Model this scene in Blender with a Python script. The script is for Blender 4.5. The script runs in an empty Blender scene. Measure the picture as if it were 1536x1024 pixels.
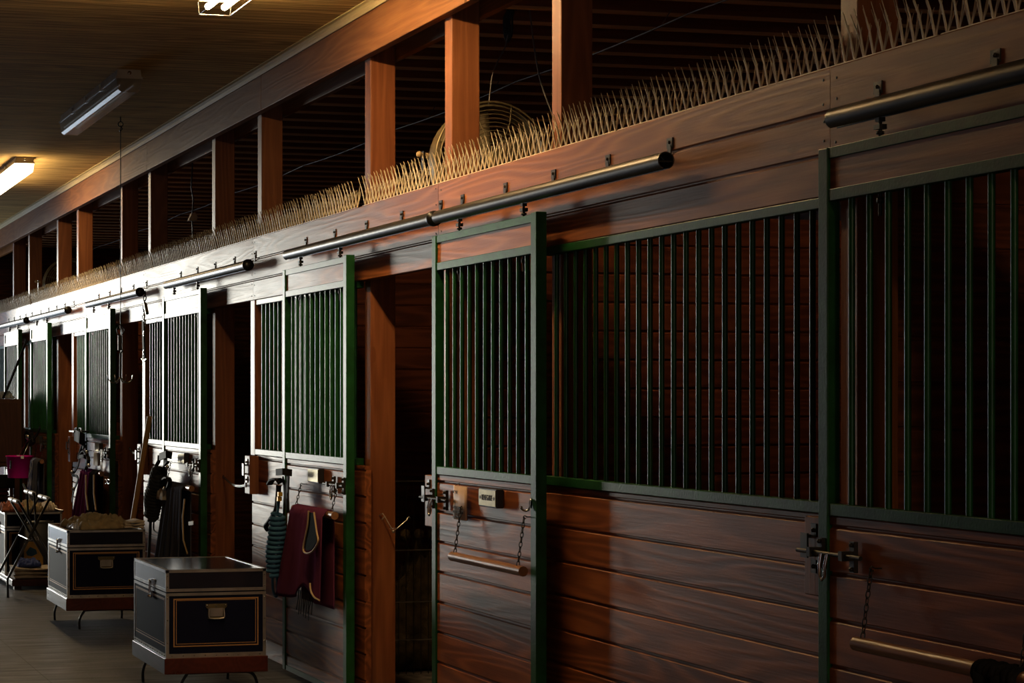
import bpy, math, random
from mathutils import Vector, noise
random.seed(7)
PI = math.pi
scene = bpy.context.scene
COL = scene.collection

# ------------------------------------------------------------------ camera
# aisle runs along +Y, the row of stalls is the plane X = 3.3, floor z = 0
F_PX, TH, TAN = 3195.0, math.atan(0.2532), 0.2532
cam_d = bpy.data.cameras.new('camera'); cam = bpy.data.objects.new('camera', cam_d); COL.objects.link(cam)
cam.location = (0, 0, 1.6); cam.rotation_euler = (PI/2, 0, -TH)
cam_d.sensor_width = 36; cam_d.lens = F_PX/1536*36
cam_d.shift_x = 387/1536; cam_d.shift_y = -85/1536*-1
cam_d.clip_start = 0.05; cam_d.clip_end = 200
scene.camera = cam

def P(px, py, X):
    """point at lateral distance X from the camera line, in metres"""
    Yp = 3400.0*X/(px+428.0)
    return Vector((X, Yp-TAN*X, 1.6-(py-597.0)*Yp/3296.0))
def PY(px, py, Y):
    """point at distance Y down the aisle"""
    X = (px+428.0)*Y/(3400.0-TAN*(px+428.0))
    return P(px, py, X)

# ------------------------------------------------------------------ materials
MATS = {}
def nt(name):
    m = bpy.data.materials.new(name); m.use_nodes = True
    n = m.node_tree.nodes; l = m.node_tree.links; n.clear()
    out = n.new('ShaderNodeOutputMaterial'); b = n.new('ShaderNodeBsdfPrincipled')
    l.new(b.outputs[0], out.inputs[0]); MATS[name] = m
    return m, n, l, b
def plain(name, c, rough=.5, metal=0, bump=0, bscale=60, var=0.0, coat=0, spec=.5, sheen=0):
    m, n, l, b = nt(name)
    b.inputs['Base Color'].default_value = (*c, 1); b.inputs['Roughness'].default_value = rough
    b.inputs['Metallic'].default_value = metal; b.inputs['Specular IOR Level'].default_value = spec
    if coat: b.inputs['Coat Weight'].default_value = coat; b.inputs['Coat Roughness'].default_value = .08
    if sheen: b.inputs['Sheen Weight'].default_value = sheen
    if bump or var:
        g = n.new('ShaderNodeNewGeometry'); no = n.new('ShaderNodeTexNoise')
        no.inputs['Scale'].default_value = bscale; no.inputs['Detail'].default_value = 4
        l.new(g.outputs['Position'], no.inputs['Vector'])
        if bump:
            bp = n.new('ShaderNodeBump'); bp.inputs['Strength'].default_value = bump; bp.inputs['Distance'].default_value = .004
            l.new(no.outputs[0], bp.inputs['Height']); l.new(bp.outputs[0], b.inputs['Normal'])
        if var:
            no2 = n.new('ShaderNodeTexNoise'); no2.inputs['Scale'].default_value = bscale*.12; no2.inputs['Detail'].default_value = 5
            l.new(g.outputs['Position'], no2.inputs['Vector'])
            r = n.new('ShaderNodeMapRange'); r.inputs[1].default_value = .3; r.inputs[2].default_value = .7
            r.inputs[3].default_value = 1-var; r.inputs[4].default_value = 1+var
            l.new(no2.outputs[0], r.inputs[0])
            mx = n.new('ShaderNodeVectorMath'); mx.operation = 'SCALE'; mx.inputs[0].default_value = c
            l.new(r.outputs[0], mx.inputs['Scale']); l.new(mx.outputs[0], b.inputs['Base Color'])
    return m
def emit(name, c, s):
    m, n, l, b = nt(name)
    b.inputs['Base Color'].default_value = (.8, .8, .8, 1)
    b.inputs['Emission Color'].default_value = (*c, 1); b.inputs['Emission Strength'].default_value = s
    return m
def wood(name, light, dark, axis='Y', pitch=0, zoff=0, paxis='Z', rough=.47, rings=1.0, spec=.26, seam=0, bump=.35, knots=True, glossvar=.1):
    m, n, l, b = nt(name)
    def math_(op, a=None, v=None, w=None):
        x = n.new('ShaderNodeMath'); x.operation = op
        if a is not None: l.new(a, x.inputs[0])
        if v is not None:
            if hasattr(v, 'node'): l.new(v, x.inputs[1])
            else: x.inputs[1].default_value = v
        if w is not None: x.inputs[2].default_value = w
        return x.outputs[0]
    g = n.new('ShaderNodeNewGeometry'); pos = g.outputs['Position']
    sep = n.new('ShaderNodeSeparateXYZ'); l.new(pos, sep.inputs[0])
    oi = n.new('ShaderNodeObjectInfo')
    rnd = oi.outputs['Random']
    if pitch:
        q = math_('DIVIDE', math_('SUBTRACT', sep.outputs[paxis], zoff), pitch)
        idx = math_('FLOOR', q)
        comb = math_('MULTIPLY_ADD', rnd, 13.0, 0); comb = math_('ADD', comb, idx)
        wn = n.new('ShaderNodeTexWhiteNoise'); wn.noise_dimensions = '1D'; l.new(comb, wn.inputs['W'])
        rv = wn.outputs['Value']; rc = wn.outputs['Color']
    else:
        wn = n.new('ShaderNodeTexWhiteNoise'); wn.noise_dimensions = '1D'; l.new(rnd, wn.inputs['W'])
        rv = wn.outputs['Value']; rc = wn.outputs['Color']; q = None
    off = n.new('ShaderNodeVectorMath'); off.operation = 'MULTIPLY_ADD'
    l.new(rc, off.inputs[0]); off.inputs[1].default_value = (17, 17, 17); l.new(pos, off.inputs[2])
    def scaled(along, across):
        v = n.new('ShaderNodeVectorMath'); v.operation = 'MULTIPLY'
        s = [across]*3; s['XYZ'.index(axis)] = along
        v.inputs[1].default_value = s; l.new(off.outputs[0], v.inputs[0]); return v.outputs[0]
    # cathedral rings: a slow noise field turned into bands
    na = n.new('ShaderNodeTexNoise'); na.inputs['Scale'].default_value = 1; na.inputs['Detail'].default_value = 1.5; na.inputs['Roughness'].default_value = .4
    l.new(scaled(.5, 6.5), na.inputs['Vector'])
    bands = math_('SINE', math_('MULTIPLY', na.outputs[0], 70.0))
    bands = math_('MULTIPLY_ADD', bands, .5, .5)
    bands = math_('POWER', bands, 1.6)
    nb = n.new('ShaderNodeTexNoise'); nb.inputs['Scale'].default_value = 1; nb.inputs['Detail'].default_value = 5; nb.inputs['Roughness'].default_value = .65
    l.new(scaled(4, 130), nb.inputs['Vector'])
    nc = n.new('ShaderNodeTexNoise'); nc.inputs['Scale'].default_value = 1; nc.inputs['Detail'].default_value = 4
    l.new(scaled(1.1, 5), nc.inputs['Vector'])
    fac = math_('ADD', math_('MULTIPLY', bands, .50*rings), math_('MULTIPLY', nb.outputs[0], .55))
    fac = math_('ADD', fac, math_('MULTIPLY', nc.outputs[0], .5))
    fac = math_('ADD', fac, math_('MULTIPLY', rv, .28))
    fac = math_('SUBTRACT', fac, .46)
    if knots:
        vo = n.new('ShaderNodeTexVoronoi'); vo.inputs['Scale'].default_value = 1
        l.new(scaled(1.6, 4.2), vo.inputs['Vector'])
        kn = n.new('ShaderNodeMapRange'); kn.inputs[1].default_value = .03; kn.inputs[2].default_value = .075; kn.inputs[3].default_value = -.7; kn.inputs[4].default_value = 0
        l.new(vo.outputs['Distance'], kn.inputs[0]); fac = math_('ADD', fac, kn.outputs[0])
    cr = n.new('ShaderNodeValToRGB'); cr.color_ramp.elements[0].color = (*dark, 1); cr.color_ramp.elements[1].color = (*light, 1)
    cr.color_ramp.elements[0].position = .05; cr.color_ramp.elements[1].position = .95
    l.new(fac, cr.inputs[0]); colr = cr.outputs[0]
    if seam and q is not None:
        fr = math_('FRACT', q); a = math_('COMPARE', fr, 0.0, seam)
        mx = n.new('ShaderNodeMix'); mx.data_type = 'RGBA'; l.new(a, mx.inputs[0]); l.new(colr, mx.inputs[6]); mx.inputs[7].default_value = (dark[0]*.25, dark[1]*.25, dark[2]*.25, 1)
        colr = mx.outputs[2]
    l.new(colr, b.inputs['Base Color'])
    rr = math_('MULTIPLY_ADD', nc.outputs[0], glossvar*2, rough-glossvar); l.new(rr, b.inputs['Roughness'])
    b.inputs['Specular IOR Level'].default_value = spec
    bp = n.new('ShaderNodeBump'); bp.inputs['Strength'].default_value = bump; bp.inputs['Distance'].default_value = .002
    l.new(math_('ADD', math_('MULTIPLY', bands, .5), nb.outputs[0]), bp.inputs['Height']); l.new(bp.outputs[0], b.inputs['Normal'])
    return m

RL, RD = (.35, .110, .033), (.11, .028, .009)
wood('plank', RL, RD, 'Y', .1375, .124)
wood('plank_header', (.38, .130, .040), (.16, .046, .014), 'Y', .1305, 2.2185)
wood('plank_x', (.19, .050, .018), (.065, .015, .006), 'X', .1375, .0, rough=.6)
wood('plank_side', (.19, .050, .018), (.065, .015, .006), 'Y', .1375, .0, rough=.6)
wood('post_wood', (.36, .13, .045), (.17, .05, .016), 'Z', rings=.5)
wood('beam_wood', (.38, .165, .058), (.18, .070, .024), 'Y', rings=.5, spec=.08, rough=.6)
wood('edge_light_paint', (.90, .56, .28), (.70, .40, .18), 'X', rings=.2, rough=.6, knots=False)  # pale tone stands in for light catching the joist bottoms
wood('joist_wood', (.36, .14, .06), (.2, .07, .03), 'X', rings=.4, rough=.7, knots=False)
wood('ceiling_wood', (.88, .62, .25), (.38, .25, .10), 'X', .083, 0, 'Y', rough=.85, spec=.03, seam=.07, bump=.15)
wood('trim_wood', (.62, .50, .25), (.42, .33, .15), 'Y', rings=.3, spec=.12, rough=.6, knots=False)
wood('block_wood', (.32, .12, .045), (.14, .045, .018), 'Z', rings=.5)
wood('dowel_wood', (.36, .17, .075), (.17, .07, .03), 'Y', rings=.4, rough=.35, knots=False)
wood('handle_wood', (.62, .36, .14), (.42, .22, .08), 'Z', rings=.3, rough=.5, knots=False)
wood('base_wood', (.11, .022, .012), (.045, .009, .005), 'Y', rings=.4, rough=.3, knots=False)
wood('cabinet_wood', (.10, .040, .022), (.04, .015, .009), 'Z', rings=.4, rough=.6)
wood('notice_wood', (.70, .50, .36), (.5, .34, .24), 'Z', rings=.5, rough=.5, knots=False)
plain('green_steel', (.009, .060, .015), .42, 0, .2, 90, .35, spec=.18)
plain('bar_steel', (.009, .060, .015), .32, 0, .05, 90, .35, spec=.28)
plain('galvanized', (.040, .034, .025), .36, .35, .1, 50, .25)
plain('dark_steel', (.028, .023, .019), .5, .6, .2, 150, .3)
plain('bright_steel', (.55, .55, .56), .25, 1)
plain('black_metal', (.010, .010, .011), .35, .3)
plain('spike_plastic', (.74, .61, .40), .45, 0)
plain('brass', (.30, .235, .095), .38, .8, .1, 200, .2)
plain('old_brass', (.11, .085, .04), .4, .6)
plain('black_wood', (.012, .010, .010), .4)
plain('black_letters', (.02, .015, .01), .6)
plain('trunk_blue', (.006, .007, .020), .6, 0, .15, 300, spec=.02)
plain('trunk_lid', (.008, .009, .018), .14, 0, spec=.5)
plain('trunk_trim', (.48, .44, .39), .28, .9, .05, 100, .2)
plain('gold_stripe', (.42, .22, .08), .45, .2)
plain('rubber_floor', (.060, .063, .074), .52, 0, .5, 45, .35)
plain('shavings', (.20, .17, .15), .9, 0, 1.0, 90, .7)
plain('maroon_cloth', (.105, .026, .055), 1.0, 0, .3, 400, spec=0.0)
plain('purple_cloth', (.16, .035, .125), 1.0, 0, .3, 400, spec=0.0)
plain('charcoal_cloth', (.075, .077, .098), 1.0, 0, .3, 400, spec=0.0)
plain('lavender_cloth', (.17, .17, .27), .8, 0, .3, 400)
plain('black_cloth', (.012, .012, .014), 1.0, 0, .3, 300, spec=0.0)
plain('dark_lining', (.004, .008, .010), .95, spec=.05)
plain('tan_binding', (.45, .31, .15), .7)
plain('tan_cloth', (.30, .23, .125), .9, 0, .4, 200, .2)
plain('cream_cloth', (.52, .44, .34), .9, 0, .4, 200, .15)
plain('red_cloth', (.32, .10, .055), .9, 0, .4, 200, .3)
plain('grey_cloth', (.30, .31, .33), .9, 0, .4, 200, .3)
plain('blue_cloth', (.035, .065, .25), .8, 0, .4, 200, .3)
plain('stripe_blue', (.10, .14, .33), .8)
plain('pattern_cloth', (.10, .045, .03), .8, 0, .3, 120, .7)
plain('crimson_cloth', (.13, .012, .02), .8)
plain('navy_rope', (.014, .075, .150), .8, 0, .8, 500)
plain('black_rope', (.010, .011, .013), .8, 0, .8, 500)
plain('black_leather', (.012, .011, .012), .75, spec=.12)
plain('yellow_metal', (.65, .36, .03), .4, .5)
plain('pink_plastic', (.80, .008, .36), .4, spec=.3)
plain('foam_white', (.75, .75, .76), .5)
plain('dirty_white', (.34, .29, .25), .45, 0, .1, 60, .2)
plain('paper', (.68, .66, .60), .7)
plain('cable_black', (.012, .012, .012), .5)
plain('cable_grey', (.16, .14, .13), .5)
plain('bag_black', (.012, .012, .016), .35)
plain('bag_yellow', (.36, .20, .02), .45, 0, .2, 60, .35)
plain('bag_white', (.5, .5, .5), .5)
plain('hay', (.09, .06, .025), .9, 0, 1, 120, .6)
plain('fan_metal', (.22, .17, .09), .45, .6)
plain('outside_ground', (.3, .3, .28), .9)
emit('tube_glow', (1.0, .68, .33), 115)
emit('tube_glow_near', (1.0, .66, .32), 190)
emit('diffuser_glow', (1.0, .72, .38), 24)
emit('tube_end', (1.0, .8, .5), 9)
# clear plastic lens of the unlit fitting
m, n, l, b = nt('lens'); b.inputs['Base Color'].default_value = (.30, .26, .20, 1); b.inputs['Roughness'].default_value = .22
b.inputs['Alpha'].default_value = .62
m, n, l, b = nt('clear_film'); b.inputs['Base Color'].default_value = (.8, .8, .85, 1); b.inputs['Roughness'].default_value = .12
b.inputs['Alpha'].default_value = .35
# rubber paver floor with seams
m = MATS['rubber_floor']; n = m.node_tree.nodes; l = m.node_tree.links
b = [x for x in n if x.type == 'BSDF_PRINCIPLED'][0]
src = b.inputs['Base Color'].links[0].from_socket
g = n.new('ShaderNodeNewGeometry'); sp = n.new('ShaderNodeSeparateXYZ'); l.new(g.outputs['Position'], sp.inputs[0])
def seamline(sock, off, per, w):
    a = n.new('ShaderNodeMath'); a.operation = 'SUBTRACT'; a.inputs[1].default_value = off; l.new(sock, a.inputs[0])
    c = n.new('ShaderNodeMath'); c.operation = 'PINGPONG'; c.inputs[1].default_value = per/2; l.new(a.outputs[0], c.inputs[0])
    d = n.new('ShaderNodeMath'); d.operation = 'LESS_THAN'; d.inputs[1].default_value = w; l.new(c.outputs[0], d.inputs[0]); return d.outputs[0]
s1 = seamline(sp.outputs[0], 1.836, 1.22, .004)
mp = n.new('ShaderNodeVectorMath'); mp.operation = 'MULTIPLY'; mp.inputs[1].default_value = (2.2, 14, 1); l.new(g.outputs['Position'], mp.inputs[0])
st = n.new('ShaderNodeTexNoise'); st.inputs['Scale'].default_value = 1; st.inputs['Detail'].default_value = 6; l.new(mp.outputs[0], st.inputs['Vector'])
mr = n.new('ShaderNodeMapRange'); mr.inputs[1].default_value = .3; mr.inputs[2].default_value = .7; mr.inputs[3].default_value = .6; mr.inputs[4].default_value = 1.35; l.new(st.outputs[0], mr.inputs[0])
v1 = n.new('ShaderNodeVectorMath'); v1.operation = 'SCALE'; l.new(src, v1.inputs[0]); l.new(mr.outputs[0], v1.inputs['Scale'])
mx = n.new('ShaderNodeMix'); mx.data_type = 'RGBA'; l.new(s1, mx.inputs[0]); l.new(v1.outputs[0], mx.inputs[6]); mx.inputs[7].default_value = (.008, .008, .008, 1)
l.new(mx.outputs[2], b.inputs['Base Color'])
rg = n.new('ShaderNodeMapRange'); rg.inputs[1].default_value = .3; rg.inputs[2].default_value = .7; rg.inputs[3].default_value = .62; rg.inputs[4].default_value = .42; l.new(st.outputs[0], rg.inputs[0]); l.new(rg.outputs[0], b.inputs['Roughness'])
# striped cloth
def stripes(name, a, bcol, axis, freq):
    m, n, l, b = nt(name); g = n.new('ShaderNodeNewGeometry'); sp = n.new('ShaderNodeSeparateXYZ'); l.new(g.outputs['Position'], sp.inputs[0])
    x = n.new('ShaderNodeMath'); x.operation = 'MULTIPLY'; x.inputs[1].default_value = freq; l.new(sp.outputs[axis], x.inputs[0])
    f = n.new('ShaderNodeMath'); f.operation = 'FRACT'; l.new(x.outputs[0], f.inputs[0])
    q = n.new('ShaderNodeMath'); q.operation = 'GREATER_THAN'; q.inputs[1].default_value = .5; l.new(f.outputs[0], q.inputs[0])
    mx = n.new('ShaderNodeMix'); mx.data_type = 'RGBA'; l.new(q.outputs[0], mx.inputs[0]); mx.inputs[6].default_value = (*a, 1); mx.inputs[7].default_value = (*bcol, 1)
    l.new(mx.outputs[2], b.inputs['Base Color']); b.inputs['Roughness'].default_value = .85
stripes('striped_cloth', (.45, .47, .6), (.08, .11, .3), 'Y', 24)
stripes('striped_cloth_x', (.5, .52, .6), (.08, .12, .35), 'X', 26)

# ------------------------------------------------------------------ mesh helpers
class MB:
    def __init__(s): s.v = []; s.f = []; s.s = []
    def add(s, vs, fs, smooth=False):
        o = len(s.v); s.v += [Vector(v) for v in vs]; s.f += [[i+o for i in f] for f in fs]; s.s += [smooth]*len(fs); return s
    def box(s, x0, x1, y0, y1, z0, z1):
        v = [(x, y, z) for x in (x0, x1) for y in (y0, y1) for z in (z0, z1)]
        return s.add(v, [(0,1,3,2),(4,6,7,5),(0,4,5,1),(2,3,7,6),(0,2,6,4),(1,5,7,3)])
    def prism(s, poly, axis, a, b):
        """poly: 2D points in the two other axes (cyclic order), extruded along axis"""
        def mk(p, t):
            return {'X': (t, p[0], p[1]), 'Y': (p[0], t, p[1]), 'Z': (p[0], p[1], t)}[axis]
        k = len(poly); v = [mk(p, a) for p in poly]+[mk(p, b) for p in poly]
        return s.add(v, [[i, (i+1) % k, k+(i+1) % k, k+i] for i in range(k)]+[list(range(k))[::-1], list(range(k, 2*k))])
    def tube(s, pts, r, seg=8, closed=False, r1=None):
        pts = [Vector(p) for p in pts]; k = len(pts); rings = []
        ref = Vector((0, 0, 1))
        for i, p in enumerate(pts):
            if closed: t = (pts[(i+1) % k]-pts[i-1]).normalized()
            else: t = (pts[min(i+1, k-1)]-pts[max(i-1, 0)]).normalized()
            if i == 0:
                if abs(t.dot(ref)) > .9: ref = Vector((1, 0, 0))
                a = t.cross(ref).normalized()
            else:
                a = (a-t*a.dot(t))
                a = a.normalized() if a.length > 1e-6 else t.orthogonal().normalized()
            bb = t.cross(a); rr = r if r1 is None else r+(r1-r)*i/(k-1)
            rings.append([p+(a*math.cos(2*PI*j/seg)+bb*math.sin(2*PI*j/seg))*rr for j in range(seg)])
        v = [x for rg in rings for x in rg]; f = []
        for i in range(k if closed else k-1):
            i2 = (i+1) % k
            for j in range(seg): f.append([i*seg+j, i*seg+(j+1) % seg, i2*seg+(j+1) % seg, i2*seg+j])
        s.add(v, f, True)
        if not closed:
            s.add(rings[0], [list(range(seg))[::-1]]); s.add(rings[-1], [list(range(seg))])
        return s
    def cyl(s, p0, p1, r, seg=12, r1=None): return s.tube([p0, p1], r, seg, False, r1)
    def lathe(s, c, axis, prof, seg=24):
        """prof: (radius, height along axis)"""
        ax = Vector(axis).normalized(); a = ax.orthogonal().normalized(); b = ax.cross(a); c = Vector(c); v = []; f = []
        for r, h in prof:
            for j in range(seg): v.append(c+ax*h+(a*math.cos(2*PI*j/seg)+b*math.sin(2*PI*j/seg))*r)
        for i in range(len(prof)-1):
            for j in range(seg): f.append([i*seg+j, i*seg+(j+1) % seg, (i+1)*seg+(j+1) % seg, (i+1)*seg+j])
        return s.add(v, f, True)
    def ball(s, c, r, seg=10):
        return s.lathe(c, (0, 0, 1), [(r*math.sin(PI*i/6)+1e-5, -r*math.cos(PI*i/6)) for i in range(7)], seg)
    def ribbon(s, pts, wdir, w, t):
        pts = [Vector(p) for p in pts]; k = len(pts); v = []
        for i, p in enumerate(pts):
            tg = (pts[min(i+1, k-1)]-pts[max(i-1, 0)]).normalized()
            wd = Vector(wdir); wd = (wd-tg*wd.dot(tg)).normalized(); nn = tg.cross(wd)
            v += [p+wd*w/2+nn*t/2, p-wd*w/2+nn*t/2, p-wd*w/2-nn*t/2, p+wd*w/2-nn*t/2]
        f = []
        for i in range(k-1):
            for j in range(4): f.append([i*4+j, i*4+(j+1) % 4, i*4+4+(j+1) % 4, i*4+4+j])
        f += [[0, 1, 2, 3][::-1], [4*k-4, 4*k-3, 4*k-2, 4*k-1]]
        return s.add(v, f)
    def chain(s, p0, p1, link=.026, w=.0125, r=.0019, sag=0):
        p0, p1 = Vector(p0), Vector(p1); L = (p1-p0).length; k = max(2, round(L/(link*.78))); t = (p1-p0).normalized()
        a = Vector((1, 0, 0)); a = (a-t*a.dot(t)); a = a.normalized() if a.length > .1 else t.orthogonal().normalized(); b = t.cross(a)
        for i in range(k):
            u = (i+.5)/k; c = p0+(p1-p0)*u-Vector((0, 0, sag*4*u*(1-u))); d = a if i % 2 else b; pl = []
            for j in range(10):
                an = 2*PI*j/10; pl.append(c+t*math.cos(an)*link*.5+d*math.sin(an)*w*.5)
            s.tube(pl, r, 5, True)
        return s
    def sheet(s, fn, nu, nv, smooth=True):
        v = [fn(i/nu, j/nv) for j in range(nv+1) for i in range(nu+1)]
        f = [[j*(nu+1)+i, j*(nu+1)+i+1, (j+1)*(nu+1)+i+1, (j+1)*(nu+1)+i] for j in range(nv) for i in range(nu)]
        return s.add(v, f, smooth)
    def build(s, name, mat, parent=None, bevel=0, solid=0, **kw):
        o0 = Vector((0, 0, 0)); p = parent
        while p is not None: o0 += p.location; p = p.parent
        if parent is None and s.v:            # own origin at the bottom centre of the thing
            lo = [min(v[i] for v in s.v) for i in range(3)]; hi = [max(v[i] for v in s.v) for i in range(3)]
            o0 = Vector(((lo[0]+hi[0])/2, (lo[1]+hi[1])/2, lo[2]))
        me = bpy.data.meshes.new(name); me.from_pydata([v-o0 for v in s.v], [], s.f)
        me.polygons.foreach_set('use_smooth', s.s); me.update()
        me.materials.append(MATS[mat]); o = bpy.data.objects.new(name, me); COL.objects.link(o)
        if parent is not None: o.parent = parent
        else: o.location = o0
        if solid:
            md = o.modifiers.new('s', 'SOLIDIFY'); md.thickness = solid; md.offset = 0
        if bevel:
            md = o.modifiers.new('b', 'BEVEL'); md.width = bevel; md.segments = 2; md.limit_method = 'ANGLE'; md.angle_limit = .7
        for k_, v_ in kw.items(): o[k_] = v_
        return o
def thing(name, loc, label, cat, group=None):
    o = bpy.data.objects.new(name, None); COL.objects.link(o); o.location = loc; o.empty_display_size = .1
    o['label'] = label; o['category'] = cat
    if group: o['group'] = group
    return o
def tag(o, label, cat, group=None, kind=None):
    o['label'] = label; o['category'] = cat
    if group: o['group'] = group
    if kind: o['kind'] = kind
    return o
def B(name, mat, parent, *dims, bevel=0, **kw):
    m = MB()
    for d in dims: m.box(*d)
    return m.build(name, mat, parent, bevel, **kw)
def struct(o): o['kind'] = 'structure'; return o
def copy_tree(o, parent=None, off=(0, 0, 0)):
    c = o.copy(); COL.objects.link(c); c.parent = parent
    if parent is None: c.location = Vector(o.location)+Vector(off)
    for ch in list(o.children): copy_tree(ch, c)
    return c
def text(name, body, loc, size, mat, parent, rot, width=None):
    """raised letters as a mesh; rot: 'aisle' = read by someone standing in the aisle facing +X, 'near' = facing +Y"""
    cu = bpy.data.curves.new(name, 'FONT'); cu.body = body; cu.size = size; cu.extrude = .0006; cu.align_x = 'CENTER'; cu.align_y = 'CENTER'; cu.resolution_u = 2
    t = bpy.data.objects.new(name+'_tmp', cu); COL.objects.link(t)
    dg = bpy.context.evaluated_depsgraph_get(); me = bpy.data.meshes.new_from_object(t.evaluated_get(dg)); bpy.data.objects.remove(t)
    if width:
        xs = [v.co.x for v in me.vertices]; k = width/max(1e-6, max(xs)-min(xs))
        for v in me.vertices: v.co.x *= k
    o0 = Vector((0, 0, 0)); p = parent
    while p is not None: o0 += p.location; p = p.parent
    for v in me.vertices:
        x, y, z = v.co
        v.co = (Vector((-z, -x, y)) if rot == 'aisle' else Vector((x, -z, y)))+Vector(loc)-o0
    me.materials.clear(); me.materials.append(MATS[mat]); o = bpy.data.objects.new(name, me); COL.objects.link(o); o.parent = parent
    return o

def board_profile(x, zs, depth=.02, g=.013, dirx=1):
    """ship-lap face: outline in (x, z) with a groove under each board joint; dirx=1 body lies at +x of the face"""
    pts = []
    for i in range(len(zs)-1):
        z0, z1 = zs[i], zs[i+1]
        pts += [(x+dirx*.002, z0+.001), (x, z0+.004)]
        if i < len(zs)-2: pts += [(x, z1-g), (x+dirx*.006, z1-g+.0045), (x+dirx*.009, z1-.004), (x+dirx*.009, z1)]
        else: pts += [(x, z1-.004), (x+dirx*.003, z1)]
    pts += [(x+dirx*depth, zs[-1]), (x+dirx*depth, zs[0])]
    return pts
GR = [.0]+[.124+.1375*i for i in range(9)]     # groove heights of the lower planking: ... 1.086, 1.224

# ------------------------------------------------------------------ setting
struct(MB().box(-2.5, 3.32, -6, 27.8, -.1, 0).build('floor', 'rubber_floor'))
struct(MB().box(3.32, 7.3, -6, 27.8, -.1, -.005).build('floor', 'shavings'))
struct(MB().box(-2.6, 3.34, -6, 27.8, 3.64, 3.70).build('ceiling', 'ceiling_wood'))
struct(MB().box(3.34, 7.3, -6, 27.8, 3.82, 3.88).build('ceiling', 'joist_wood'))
ly = [i*.1375 for i in range(27)]
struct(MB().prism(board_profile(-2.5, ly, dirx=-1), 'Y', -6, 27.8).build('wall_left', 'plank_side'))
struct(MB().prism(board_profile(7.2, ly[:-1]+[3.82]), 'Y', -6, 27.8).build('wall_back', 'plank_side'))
# far gable end with the big doorway that lets the daylight in, near end with a smaller one
def endwall(Y, name, x0, x1, ztop, d):
    m = MB()
    def prof(za, zb):
        zs = [z for z in ly if za < z < zb-.02]; return [(yy, z) for yy, z in board_profile(Y, [za]+zs+[zb], dirx=d)]
    m.prism(prof(0, 3.82), 'X', -2.6, x0); m.prism(prof(0, 3.82), 'X', x1, 7.3); m.prism(prof(ztop, 3.82), 'X', x0, x1)
    return struct(m.build(name, 'plank_x'))
endwall(27.75, 'wall_far', -1.1, 2.3, 3.3, 1)
endwall(-6.0, 'wall_near', -2.0, 2.0, 3.3, -1)
struct(MB().box(-20, 24, 27.8, 60, -.1, -.002).build('floor_outside', 'outside_ground'))

# boards above the stall fronts, butt-jointed at the posts
hz = [2.2185, 2.349, 2.4795, 2.61]
joints = [1.5, 5.87, 9.50, 13.05, 16.57, 20.02, 23.25, 27.7]
for a, b_ in zip(joints, joints[1:]):
    m = MB().prism(board_profile(3.30, hz, .038), 'Y', a+.0015, b_-.0015)
    struct(m.build('wall_right', 'plank_header'))
# little nail heads at each joint
m = MB()
for j in joints[1:-1]:
    for dy in (-.035, .035):
        for z in (2.25, 2.32, 2.38, 2.45, 2.51, 2.58):
            m.lathe((3.2995, j+dy+random.uniform(-.006, .006), z+random.uniform(-.01, .01)), (-1, 0, 0), [(.0045, 0), (.004, .0012), (.0001, .0014)], 8)
tag(m.build('nail_heads', 'dark_steel'), 'small dark nail heads at the butt joints of the header boards', 'nails', kind='stuff')
# fascia beam under the ceiling, inner plate, cove trim
for a, b_ in zip([1.5, 5.6, 9.1, 12.8, 16.4, 20, 24], [5.6, 9.1, 12.8, 16.4, 20, 24, 27.7]):
    struct(MB().box(3.285, 3.335, a+.001, b_-.001, 3.385, 3.64).build('trim_2', 'beam_wood', bevel=.004))
struct(MB().box(3.48, 3.52, 1.5, 27.7, 3.385, 3.64).build('trim_3', 'beam_wood', bevel=.004))
struct(MB().prism([(3.285, 3.60), (3.272, 3.597), (3.266, 3.606), (3.262, 3.618), (3.248, 3.630), (3.232, 3.634), (3.232, 3.64), (3.285, 3.64)], 'Y', 1.5, 27.7).build('trim_1', 'trim_wood'))

# stall partitions
for Y in (2.2, 5.83, 9.47, 13.05, 16.57, 20.02, 23.25):
    zs = [i*.1375 for i in range(19)]
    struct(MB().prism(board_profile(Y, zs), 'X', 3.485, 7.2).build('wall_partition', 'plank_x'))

# joists over the stalls
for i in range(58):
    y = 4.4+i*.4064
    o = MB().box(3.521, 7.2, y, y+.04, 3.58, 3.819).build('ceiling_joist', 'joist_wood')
    tag(o, 'dark brown wooden joist with painted-on light along its lower edge crossing above the stalls', 'joist', 'joists of the loft above the stalls')
    MB().box(3.521, 7.2, y-.003, y+.043, 3.568, 3.58).build('painted_light_edge', 'edge_light_paint', o)  # added strip: paints the lit underside of the joist as pale colour

# ------------------------------------------------------------------ posts
posts = [(4.55, 'timber post at the right frame edge'), (5.88, 'timber post cut by the top frame edge above the rightmost door'),
         (8.20, 'tall timber post just right of the big round loft fan'), (9.525, 'tall timber post standing in front of the big round loft fan'),
         (10.80, 'timber post with a snap chain beside the dark open stall'),
         (13.10, 'timber post above the second open stall, two left of the fan'), (14.38, 'timber post left of the second open stall, beside the plug'),
         (16.62, 'timber post between the cross tie and the hanging plug'), (17.83, 'timber post directly behind the tack hook cord'),
         (20.07, 'timber post third beyond the tack hook, bright thin edge'), (21.29, 'timber post just right of the far loft fan'),
         (23.30, 'timber post just left of the far loft fan'), (24.56, 'leftmost timber post visible in the loft opening')]
for Y, lab in posts:
    o = MB().box(3.341, 3.479, Y-.10, Y, 0, 3.64).build('timber_post', 'post_wood', bevel=.004)
    tag(o, 'reddish brown '+lab, 'post')

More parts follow.
